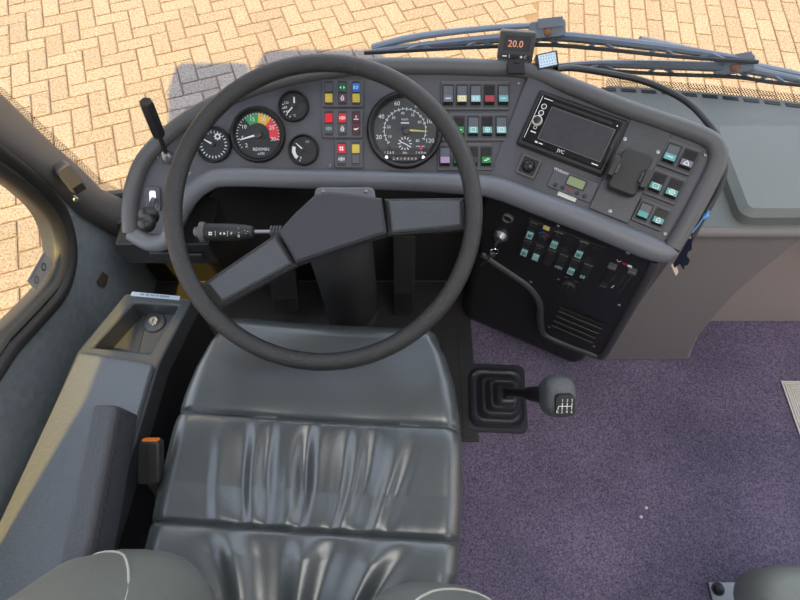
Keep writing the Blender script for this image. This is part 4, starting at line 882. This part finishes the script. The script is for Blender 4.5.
# pedals
def pedal(name, lab, px, p_top, p_bot, w, ribs=True):
    t = thing(name, lab, 'pedal', V((p_bot.x, p_bot.y, 0)))
    d = p_top - p_bot; F = Fr(p_bot, (1, 0, 0), d); L = d.length; mb = MB(); mb.prism(F, rrect(-w / 2, w / 2, 0, L, .012, 3), -.012, 0, bev=.003); link('plate', mb, M['footwell'], t)
    for k in range(9): 
        mb = MB(); x = -w * .36 + w * .72 * k / 8; mb.box(F, x - w * .025, x + w * .025, L * .05, L * .30, -.001, .003); link('tread_rib', mb, M['dark'], t)
    mb = MB()
    for k in range(4): mb.line(F, -w * .32, L * (.34 + .06 * k), 0, L * (.40 + .06 * k), .003, .0006); mb.line(F, 0, L * (.40 + .06 * k), w * .32, L * (.34 + .06 * k), .003, .0006)
    link('tread_chevrons', mb, M['dark'], t)
    mb = MB(); mb.tube([F.pt(0, L * .6, -.010), F.pt(0, L * .7, -.05), V((p_bot.x, .90, .06))], .008, 8); link('arm', mb, M['footwell'], t)
pedal('accelerator_pedal', 'long dark accelerator pedal right of the steering column', 405, aty(414, 236, .86), atz(404, 315, .03), .058)
pedal('brake_pedal', 'dark brake pedal half hidden behind the steering wheel, left of column', 300, aty(287, 268, .84), atz(286, 312, .06), .075)
# rubber mat in the foot well
mb = MB(); mb.wbox(-.42, .20, .42, .895, .001, .006); mb.wbox(XL + .005, -.42, .665, .895, .001, .006)
for k in range(14): mb.wbox(-.41 + k * .044, -.395 + k * .044, .43, .75, .006, .009)
o = link('rubber_mat', mb, M['footwell']); tag(o, 'black ribbed rubber mat on the foot well floor', 'mat')
mb = MB(); mb.wbox(XL + .005, -.425, .05, .66, .001, .005); tag(link('grey_carpet_mat', mb, M['wall']), 'grey carpet mat beside the storage box at left wall', 'mat')

# ================================================================== DRIVER'S SEAT
seat = thing('driver_seat', 'grey green leather driver seat with deep creases and stitched seams', 'seat', (-.15, .2, 0))
yaw = math.radians(-3.6); SX, SY = -.146, .25
def sw_(x, y, z): ca, sa = math.cos(yaw), math.sin(yaw); return V((SX + x * ca - y * sa, SY + x * sa + y * ca, z))
YF, YK = .222, -.33
S1, S2 = .066, -.112
def hw(y):
    k = [(-.33, .20), (-.25, .222), (-.16, .246), (-.06, .2525), (.04, .252), (.10, .245), (.15, .236), (.20, .220), (.222, .207)]
    for (a, b), (c, d) in zip(k, k[1:]):
        if a <= y <= c: t = (y - a) / (c - a); return b + (d - b) * t
    return k[0][1] if y < k[0][0] else k[-1][1]
def ztop(u_, y):
    w = hw(y); z = .515 - .02 * (1 - min(1, abs((y + .05) / .35))) - .012 * (1 - u_ * u_)
    seg = None
    for lo_, hi_ in ((S1, YF + .03), (S2, S1), (YK, S2)):
        if lo_ <= y <= hi_:
            t = (y - lo_) / (hi_ - lo_); z += .004 * (1 - (2 * t - 1) ** 4) + .0045 * (1 - (2 * t - 1) ** 20)
    for s in (S1, S2): z -= .0035 * math.exp(-((y - s) / .0032) ** 2)
    # deep creases fanning from the middle
    if S2 < y < S1:
        t = (S1 - y) / (S1 - S2); env = math.sin(PI * min(1, max(0, t * .97))) ** .7 * math.exp(-(abs(u_ - .02) / .60) ** 6)
        ph = (u_ - .04) * (1 + .30 * t) + .012 * math.sin(t * 6 + u_ * 5)
        z += env * (.0058 * math.sin(ph * 25 + .8) + .0022 * math.sin(ph * 43 + 2 + t) + .0030 * math.sin(ph * 14 - t))
        z -= .010 * math.exp(-(u_ / .55) ** 2) * math.sin(PI * t)
    elif y <= S2:
        t = (S2 - y) / .2; env = max(0, 1 - .6 * t) * min(1, t * 5) * math.exp(-(abs(u_) / .66) ** 6)
        ph = u_ * (1 + t * .9); z += env * (.0075 * math.sin(ph * 13 + 1.2) + .0028 * math.sin(ph * 24 + .4)) - .014 * math.exp(-(u_ / .5) ** 2) * min(1, t * 2)
    else:
        t = (y - S1) / (YF - S1); z += .0016 * math.sin(u_ * 9 + t * 4) * math.exp(-(u_ / .8) ** 4) * (1 - t) - .006 * math.exp(-((u_ - .1) / .45) ** 2) * (1 - t)
    return z
NU, NY = 150, 190
mb = MB(); rings = []
ys = [YK + (YF - YK) * j / NY for j in range(NY + 1)]
rc_ = .05
def section(y, w, dz, zb):
    pts = []
    for i in range(NU + 1):
        s = -1 + 2 * i / NU; us = s * 1.0
        # round the lateral edge over
        e = max(0, (abs(s) - .86) / .14); x = w * (abs(s) if e == 0 else .86 + .14 * math.sin(e * PI / 2)) * (1 if s >= 0 else -1)
        z = ztop(max(-1, min(1, x / w)), min(y, YF)) - dz - .055 * (1 - math.cos(e * PI / 2))
        pts.append(sw_(x, y, z))
    for x, z in ((w * .995, zb + .04), (w * .96, zb), (-w * .96, zb), (-w * .995, zb + .04)): pts.append(sw_(x, y, z))
    return pts
for y in ys: rings.append(section(y, hw(y), 0, .36))
for k in range(1, 9):                                       # rounded front nose
    t = k / 8 * PI / 2; rings.append(section(YF + .045 * math.sin(t), hw(YF) - .03 * (1 - math.cos(t)), .075 * (1 - math.cos(t)), .36))
mb.loft(rings); link('cushion', mb, M['leather'], seat, ang=75)
for s in (S1, S2):
    mb = MB(); mb.tube([sw_(hw(s) * q * .93, s, ztop(q * .93, s) + .0002 - .055 * (1 - math.cos(math.asin(min(1, max(0, (abs(q * .93) - .86) / .14)))))) for q in [-1 + 2 * i / 60 for i in range(61)]], .0016, 6); link('stitched_seam', mb, M['seam'], seat)
# base under the cushion
mb = MB(); mb.box(XY, -.34, .06, .02, .42, .012, .365); link('pedestal', mb, M['footwell'], seat, bevel=.02)
# backrest with its two bolsters
def srf(sec, n=28):
    out = []
    for (cx, cy, cz, rx_, ry_, tl_) in sec: out.append([sw_(cx + rx_ * math.copysign(abs(math.cos(t)) ** .75, math.cos(t)), cy + ry_ * math.copysign(abs(math.sin(t)) ** .75, math.sin(t)), cz + tl_ * ry_ * math.sin(t)) for t in [2 * PI * i / n for i in range(n)]])
    return out
mb = MB(); mb.loft(srf([(0, -.30, .40, .19, .03, 0), (0, -.30, .42, .215, .055, 0), (0, -.31, .6, .225, .06, 0), (0, -.335, .8, .225, .06, 0), (0, -.37, 1.0, .21, .055, 0), (0, -.39, 1.12, .17, .045, 0), (0, -.395, 1.15, .10, .02, 0)])); link('backrest', mb, M['leather'], seat, ang=75)
for sx, nm in ((-1, 'left'), (1, 'right')):
    mb = MB(); ox = .172 if sx < 0 else .198; f_ = -.030 if sx < 0 else -.045
    sec = [(sx * ox, -.27 + f_, .47, .03, .03, 0), (sx * ox, -.255 + f_, .50, .07, .065, 0), (sx * (ox + .004), -.235 + f_, .56, .092, .085, 0), (sx * (ox + .006), -.228 + f_, .63, .098, .092, 0), (sx * (ox + .006), -.24 + f_, .71, .092, .088, 0), (sx * (ox), -.275 + f_, .82, .08, .075, 0), (sx * (ox - .01), -.33 + f_, .98, .06, .06, 0), (sx * (ox - .02), -.37 + f_, 1.1, .03, .03, 0)]
    mb.loft(srf(sec)); bo = link('bolster', mb, M['leather2'], seat, ang=80)
    mb = MB(); pts = []
    for i_, (cx, cy, cz, rx_, ry_, tl_) in enumerate(sec[1:7]):
        t = PI / 2 - sx * (1.8, 1.45, .75, -.05, -.8, -1.2)[i_]; pts.append(sw_(cx + rx_ * math.copysign(abs(math.cos(t)) ** .75, math.cos(t)), cy + ry_ * abs(math.sin(t)) ** .75, cz))
    mb.tube(cr(pts, 6), .0016, 6); link('piping', mb, M['piping'], bo)
# armrest on the left
ar = MB(); A0, A1 = at(107, 405, .87), at(74, 575, .79); dA = (A1 - A0).normalized(); FA = Fr(A0, V((1, 0, 0)) - dA * dA.x, -dA); LA = (A1 - A0).length
FA = Fr(A0, FA.ex, FA.ey)
sec = []
for t, sc in ((0, .8), (.02, 1), (.5, 1), (1.15, 1.0)):
    sec.append([FA.pt(a * sc, -LA * t, c * (1 if t else .9) - (0 if t else .004)) for a, c in ((-.021, .0), (-.018, .006), (.012, .006), (.017, .0), (.018, -.012), (.009, -.09), (.004, -.095), (-.019, -.095), (-.023, -.05))])
ar.loft(sec); link('armrest', ar, M['armrest'], seat, ang=50, bevel=.003)
mb = MB(); mb.tube([FA.pt(.0185, -LA * (.03 + .03 * k), -.012 - .003 * (k % 2)) for k in range(30)], .0011, 5); link('armrest_seam', mb, M['seam'], seat)
# seat belt buckle
bk = thing('seat_belt_buckle', 'black seat belt buckle with orange release button left of the seat', 'buckle', V((-.40, .24, .30)))
B0, B1 = at(149, 441, .93), at(151, 484, .93); FB = Fr((B0 + B1) / 2, V((1, 0, 0)), (B0 - B1)); LB = (B0 - B1).length / 2
mb = MB(); mb.prism(FB, rrect(-.018, .016, -LB, LB, .006, 3), -.016, .006, bev=.003); mb.line(FB, -.003, -LB * .9, -.003, LB, .002, .0064, 1); link('body', mb, [M['dark'], M['black']], bk)
mb = MB(); mb.box(FB, -.012, .012, LB - .002, LB + .003, -.010, .003); link('release_button', mb, M['orange'], bk, label='orange button')
mb = MB(); mb.tube([FB.pt(0, -LB * .9, -.005), FB.pt(-.006, -LB * 1.8, -.05), V((-.41, .14, .25)), V((-.40, .13, .10)), V((-.36, .13, .06))], .011, 8, flat=.5); link('strap', mb, M['footwell'], bk)

# ================================================================== STORAGE BOX ON THE LEFT
bx = thing('storage_box', 'grey storage box with padded lid and open tray along the side wall', 'storage box', (-.57, .35, 0))
ZB = .40
out = [atz(*p, ZB) for p in ((128, 294), (200, 296), (197, 310))]
PA, PB = atz(125, 293, ZB), atz(192, 299, ZB); PC, PD = atz(82, 352, ZB), atz(157, 364, ZB)
PE = V((-.495, .28, 0)); PL = V((-.70, .05, 0)); 
bl = V((-.70, .02, 0)); br = V((-.505, .02, 0))
body = [(PA.x - .0, PA.y), (PB.x, PB.y), (PD.x + .004, PD.y), (br.x, br.y), (bl.x, bl.y), (PC.x - .012, PC.y)]
# body with the tray pocket
tr = [atz(*p, ZB) for p in ((134, 303), (178, 306), (149, 353), (93, 347))]; trp = [(p.x, p.y) for p in tr]
def shrink(poly, k): c = V((sum(p[0] for p in poly) / len(poly), sum(p[1] for p in poly) / len(poly))); return [tuple(c + (V(p) - c) * k) for p in poly]
mb = MB(); mb.holed(XY, body, [trp], ZB - .055, ZB); link('tray_rim', mb, M['box'], bx, bevel=.006, bseg=3)
mb = MB(); mb.prism(XY, body, .005, ZB - .054); link('body', mb, M['dark'], bx)
mb = MB(); mb.flat(XY, shrink(trp, .985), ZB - .050); q = shrink(trp, .5); mb.prism(XY, [(q[0][0] + .0, q[0][1] + .04), (q[1][0] + .015, q[1][1] + .03), (q[2][0] + .02, q[2][1] - .035), (q[3][0] + .03, q[3][1] - .035)], ZB - .05, ZB - .042, bev=.003); link('tray_floor', mb, M['box'], bx)
lk = atz(155, 323, ZB - .042); Fl = Fr(lk, (1, 0, 0), (0, 1, 0)); mb = MB(); mb.lathe(Fl, [(.024, 0), (.022, .004), (.016, .006)], 24, 1); mb.lathe(Fl, [(.011, .004), (.011, .010), (.009, .012)], 20, 0); mb.box(Fl, -.001, .001, -.005, .005, .0115, .0125, 2); link('lock', mb, [M['chrome'], M['box'], M['black']], bx, label='chrome lock')
lid = [(PC.x + .004, PC.y - .006), (PD.x - .0, PD.y - .006), (br.x + .002, br.y), (bl.x - .0, bl.y)]
mb = MB(); mb.prism(XY, lid, ZB + .0005, ZB + .018); link('lid', mb, M['boxlid'], bx, bevel=.014, bseg=4)
Fz = Fr((0, 0, ZB), (1, 0, 0), (0, 1, 0)); q = [atz(*p, ZB + .002) for p in ((132, 291.5), (180, 296), (179, 300), (130, 295.5))]
mb = MB(); mb.prism(XY, [(p.x, p.y) for p in q], ZB + .0003, ZB + .0015)
o_ = (q[0] + q[1] + q[2] + q[3]) / 4; Ft = Fr(o_, q[1] - q[0], V((0, 1, 0))); 
for k in range(22):
    if k not in (3, 7, 11, 14): x = -.031 + k * .0029; mb.line(Ft, x, -.0018, x + R.uniform(-.0008, .0008), .0018, .0014, .0012, 1)
tag(link('paper_label', mb, [M['bluepaper'], M['ink']]), 'pale paper label strip on the front edge of storage box', 'label')
# torn glue patch on the fabric
mb = MB(); P = [atx(*p, XL + .0015) for p in ((97, 281), (103, 272), (108, 276), (107, 283), (104, 287), (99, 286))]; mb.prism(FL, [(p.y, p.z) for p in P], .0005, .002); tag(link('glue_patch', mb, M['brown']), 'dark brown torn glue patch on the grey wall fabric', 'patch')
# sticker on the side window
mb = MB(); P = [hit(*p, V((XL - .008, 0, 0)), V((1, 0, 0))) for p in ((44, 251), (53.5, 262), (36, 291), (27, 281))]; mb.prism(FL, [(p.y, p.z) for p in P], -.0090, -.0080)
c = P[0] * .25 + P[1] * .25 + P[2] * .25 + P[3] * .25; Fs = Fr(c, P[3] - P[0], P[0] - P[1]); Ls = (P[3] - P[0]).length; Ws = (P[1] - P[0]).length
Fs = Fr(V((XL - .0078, c.y, c.z)), (0, (P[3] - P[0]).y, (P[3] - P[0]).z), (0, (P[0] - P[1]).y, (P[0] - P[1]).z)); sg = 1 if Fs.n.x > 0 else -1
mb.ringflat(Fs, -Ls * .16, -Ws * .05, Ws * .14, Ws * .22, .0006 * sg, 1, 20); mb.ringflat(Fs, Ls * .27, -Ws * .05, Ws * .16, Ws * .21, .0006 * sg, 1, 20); mb.line(Fs, Ls * .27 - Ws * .16, -Ws * .05, Ls * .27 + Ws * .16, -Ws * .05, .001, .0006 * sg, 1)
for k in range(14): mb.line(Fs, -Ls * .42 + k * Ls * .06, Ws * .32, -Ls * .385 + k * Ls * .06, Ws * .32, .0022, .0006 * sg, 1)
tag(link('window_sticker', mb, [M['sticker'], M['ink']]), 'grey window sticker with two ring symbols at side window corner', 'sticker')

# ================================================================== GEAR LEVER
gb = atz(495, 398, .0); gl_ = thing('gear_lever', 'gear lever with rubber boot and grey knob on the carpet', 'gear lever', gb)
Fg = Fr(gb, (1, -.045, 0), (.045, 1, 0)); hx = .086
def rr_ring(F, hx, hy, r, c, n=5): return [F.pt(a, b, c) for a, b in rrect(-hx, hx, -hy, hy, r, n)]
s_ = atz(495, 398, 0); 
def gsz(p, q): return (atz(*q, 0.01) - atz(*p, 0.01)).length / 2
hx = gsz((466, 398), (528, 398)); hy = gsz((497, 365), (497, 433))
mb = MB(); mb.prism(Fg, rrect(-hx, hx, -hy, hy, .018, 5), .0, .008, bev=.003); link('floor_plate', mb, M['boot'], gl_)
Fg2 = Fg
mb = MB(); rg = []
for k, (sx, sy, c) in enumerate(((.90, .87, .006), (.885, .86, .016), (.83, .80, .022), (.77, .75, .018), (.70, .68, .017), (.64, .62, .020), (.62, .60, .040), (.57, .55, .048), (.50, .48, .046), (.475, .455, .048), (.46, .44, .068), (.42, .40, .076), (.35, .34, .074), (.33, .32, .076), (.31, .30, .095), (.24, .24, .104), (.17, .17, .105), (.15, .15, .125))):
    F_ = Fg.moved(.0 + c * .15, -c * .25, 0); rg.append(rr_ring(F_, hx * sx, hy * sy, .42 * hx * sx, c))
mb.loft(rg); link('boot', mb, M['boot'], gl_, ang=70)
kt = at(557, 396, 1.0); r0 = Fg.pt(.012, -.02, .10); dk = (kt - r0).normalized(); 
mb = MB(); mb.tube([r0, r0.lerp(kt, .55)], .0095, 14); link('rod', mb, M['black'], gl_)
mb = MB(); mb.tube([r0.lerp(kt, .50), r0.lerp(kt, .55), r0.lerp(kt, .9)], [.010, .014, .018], 14); link('sleeve', mb, M['dark'], gl_)
Fk = Fr(kt, V((1, 0, 0)) - dk * dk.x, dk.cross(V((1, 0, 0)) - dk * dk.x))
mb = MB(); rg = []
for c, s in ((-.045, .55), (-.042, .72), (-.030, .90), (-.010, 1.0), (.010, 1.02), (.024, .97), (.034, .80), (.039, .50), (.040, .1)):
    rg.append([Fk.pt(a, b, c) for a, b in rrect(-.026 * s, .026 * s, -.0355 * s, .0355 * s, .021 * s, 6)])
mb.loft(rg); link('knob', mb, M['knob'], gl_, ang=80)
cdir = -(ray(557, 396)).normalized()
Fpl = Fr(kt + dk * .0385 + V((.0, -.006, .0)), Fk.ex, Fk.ey); 
nk = (dk * .75 + V((0, -.55, .25))).normalized(); Fpl = axisframe(kt + dk * .026 + V((.001, -.0145, .004)) + nk * .0065, nk, (0, .8, .6))
mb = MB(); mb.prism(Fpl, rrect(-.0165, .0165, -.018, .018, .008, 4), -.014, .004, bev=.001)
for k, x in enumerate((-.006, .002, .010)):
    mb.line(Fpl, x, -.006, x, .006, .0012, .0046, 1); mb.text(Fpl, '135'[k], x, .010, .007, .0046, 1); mb.text(Fpl, '246'[k], x, -.010, .007, .0046, 1)
mb.line(Fpl, -.012, 0, .010, 0, .0012, .0046, 1); mb.line(Fpl, -.012, 0, -.013, -.006, .0012, .0046, 1); mb.text(Fpl, 'R', -.0135, -.010, .007, .0046, 1)
link('shift_pattern', mb, [M['black'], M['white']], gl_)

# ================================================================== COURIER SEAT CORNER
cs = thing('courier_seat', 'grey green seat corner on metal floor bracket by the step', 'seat', (.80, -.05, 0))
mb = MB(); rg = []
for z, s in ((.34, .94), (.36, 1.0), (.43, 1.0), (.455, .97), (.468, .90), (.472, .7)): rg.append([V((.560 + .23 + a * s, -.145 + b * s, z)) for a, b in rrect(-.23, .23, -.24, .24, .05, 6)])
mb.loft(rg); link('cushion', mb, M['leather2'], cs, ang=70)
pz = [atz(*p, .006) for p in ((708, 582), (748, 583), (748, 640), (708, 640))]
mb = MB(); mb.prism(XY, [(pz[0].x, pz[0].y), (pz[0].x + .24, pz[0].y), (pz[0].x + .24, pz[0].y - .3), (pz[0].x, pz[0].y - .3)], .001, .007, bev=.001); link('floor_bracket', mb, M['steel'], cs)
bp0 = atz(718, 589, .007); mb = MB(); mb.lathe(Fr(bp0, (1, 0, 0), (0, 1, 0)), [(.014, 0), (.014, .002), (.009, .002), (.009, .009), (.006, .011)], 6 * 3); link('bolt', mb, M['dark'], cs)
mb = MB(); mb.wbox(.74, .90, -.28, .02, .007, .345); link('pedestal', mb, M['footwell'], cs)
mb = MB()
for px_, py_ in ((641, 517), (646, 508)): p = atz(px_, py_, .001); mb.lathe(Fr(p, (1, 0, 0), (0, 1, 0)), [(.004, 0), (.0035, .003), (.001, .004)], 7)
o = link('crumbs', mb, M['paper']); o['kind'] = 'stuff'; tag(o, 'tiny pale crumbs lying on the purple carpet', 'crumbs')

# ================================================================== WIPERS
def wiper(lab, blade, arm, pivot, strip_off, gap=.03):
    w = thing('windscreen_wiper', lab, 'wiper', onglass(*pivot, .06), 'windscreen wipers')
    mb = MB(); pts = cr([onglass(*p, .030) for p in blade], 6); n = len(pts)
    mb.tube(pts, [.004 + .006 * math.sin(PI * i / (n - 1)) ** .7 for i in range(n)], 8); link('blade_spine', mb, M['wiper'], w)
    mb = MB(); pts = cr([onglass(p[0], p[1] + strip_off[i], .012) for i, p in enumerate(blade)], 6); mb.tube(pts, .0040, 6); link('rubber_strip', mb, M['wrubber'], w)
    mb = MB(); pts = cr([onglass(*p, .050) for p in arm], 6); mb.tube(pts, [.011 - .005 * i / len(pts) for i in range(len(pts))], 10, flat=.6); link('arm', mb, M['wiper'], w)
    for i in range(1, len(blade) - 1):
        mb = MB(); p = onglass(*blade[i], .030); q = onglass(blade[i][0] - 14, blade[i][1] + strip_off[i], .014); q2 = onglass(blade[i][0] + 14, blade[i][1] + strip_off[i], .014); mb.tube([q, p, q2], [.003, .006, .003], 6); link('yoke', mb, M['wiper'], w)
    F = axisframe(onglass(*pivot, .026), -ray(*pivot), (0, .8, .5)); s = (F.o - CAM).dot(FWD) / FPX
    mb = MB(); mb.prism(F, rrect(-18 * s, 18 * s, -8.5 * s, 8 * s, 4 * s, 4), -.03, .005, bev=.002); mb.box(F, -9 * s, 15 * s, 1 * s, 10 * s, .004, .010); pv_ = link('pivot_cap', mb, M['wiper'], w, bevel=.002)
    mb = MB(); mb.lathe(F.moved(1 * s, -2.5 * s, .005), [(4.5 * s, 0), (3.8 * s, .003), (1.2 * s, .005)], 14); link('pivot_bolt', mb, M['rust'], pv_)
wiper('long windscreen wiper whose rusty pivot stands behind the digital display', [(364, 53), (420, 46), (480, 40), (545, 36), (600, 40), (660, 47), (710, 54), (758, 62)], [(372, 48), (410, 38), (460, 31), (520, 26), (547, 27)], (547, 29), [0, 4, 7, 9, 9, 8, 5, 0])
wiper('windscreen wiper lying across the right half of the glass', [(556, 66), (600, 64), (660, 65), (734, 68), (770, 74), (830, 86)], [(640, 40), (690, 50), (735, 61), (790, 72), (850, 86)], (734, 65), [0, 6, 9, 9, 8, 2])

# ================================================================== ADDED MIRROR SHAPE (unseen at left front, sized to cast the ground shadow)
mr = thing('shadow_mirror', 'unseen large black mirror shape added to cast the ground shadow', 'mirror', (-1.3, 1.45, 1.55))
mb = MB(); mb.tube(cr([V((-.65, .75, 2.08)), V((-.85, 1.0, 2.15)), V((-1.05, 1.30, 2.16)), V((-1.25, 1.34, 2.12)), V((-1.56, 1.34, 2.09))], 6), .035, 12); link('arm', mb, M['dark'], mr)
for cx, zt, hw_ in ((-1.56, 2.12, .232), (-.93, 2.36, .37)):
    mb = MB(); rg = []
    for z, s in ((.80, .75), (.82, .95), (.87, 1), (zt - .06, 1), (zt - .02, .93), (zt, .75)): rg.append([V((cx + (hw_ - (hw_ - a) * (.25 + .75 * (z - .8) / 1.32) if cx < -1 else a) * s, 1.34 + b * s, z)) for a, b in rrect(-hw_, hw_, -.15, .15, .05, 4)])
    mb.loft(rg); hs_ = link('housing', mb, M['dark'], mr, ang=60)
    mb = MB(); mb.box(Fr((cx, 1.188, 1.75), (1, 0, 0), (0, 0, 1)), -hw_ * (.3 if cx < -1 else .85), hw_ * .85, -.25, .25, -.001, .003); link('mirror_glass', mb, M['chrome'], hs_)

# ================================================================== LIGHT AND CAMERA
wd = bpy.data.worlds.new('sky'); SC.world = wd; wd.use_nodes = True; nt = wd.node_tree; bg = nt.nodes['Background']
tc = nt.nodes.new('ShaderNodeTexCoord'); sp = nt.nodes.new('ShaderNodeSeparateXYZ'); rp_ = nt.nodes.new('ShaderNodeValToRGB'); cl_ = nt.nodes.new('ShaderNodeTexNoise')
nt.links.new(tc.outputs['Generated'], sp.inputs[0]); nt.links.new(sp.outputs[2], rp_.inputs[0]); e = rp_.color_ramp.elements
e[0].position = 0; e[0].color = (.95, .97, 1, 1); e[1].position = 1; e[1].color = (.60, .74, 1, 1); x_ = rp_.color_ramp.elements.new(.35); x_.color = (.86, .91, .98, 1)
nt.links.new(rp_.outputs[0], bg.inputs[0]); bg.inputs[1].default_value = 1.6
L = V((-.13, -.45, .885)).normalized()
sl = bpy.data.lights.new('sun', 'SUN'); sl.energy = 6.5; sl.color = (1, .66, .13); sl.angle = math.radians(.6)
so = bpy.data.objects.new('sun', sl); COL.objects.link(so); so.rotation_euler = L.to_track_quat('Z', 'Y').to_euler(); so.location = (-3, -6, 9)
# unseen fill lamps added to brighten the cab (above and behind the driver)
def lamp(x, y, w, h, e, c=(1, .98, .95)):
    t = thing('fill_lamp', 'added unseen fill light panel on the ceiling above the driver', 'lamp', (x, y, 1.99), 'added fill lamps over the cab'); mb = MB(); mb.box(Fr((x, y, 1.998), (1, 0, 0), (0, -1, 0)), -w / 2 - .02, w / 2 + .02, -h / 2 - .02, h / 2 + .02, 0, .006); link('frame', mb, M['dark'], t)
    al = bpy.data.lights.new('fill_lamp_light', 'AREA'); al.shape = 'RECTANGLE'; al.size = w; al.size_y = h; al.energy = e; al.color = c
    ao = bpy.data.objects.new('fill_lamp_light', al); COL.objects.link(ao); ao.location = (0, 0, -.02); ao.parent = t
lamp(.45, -.1, 1.2, .35, 7); lamp(.45, -1.2, 1.2, .35, 9)
cd = bpy.data.cameras.new('camera'); cd.sensor_width = 36; cd.lens = FPX / 800 * 36; cd.clip_start = .02; cd.clip_end = 200
co = bpy.data.objects.new('camera', cd); COL.objects.link(co); co.location = CAM
co.rotation_euler = (PI / 2 - PITCH, 0, 0); SC.camera = co
vs = SC.view_settings; vs.view_transform = 'Standard'; vs.look = 'None'; vs.gamma = 1; vs.use_curve_mapping = False; vs.exposure = 0.75
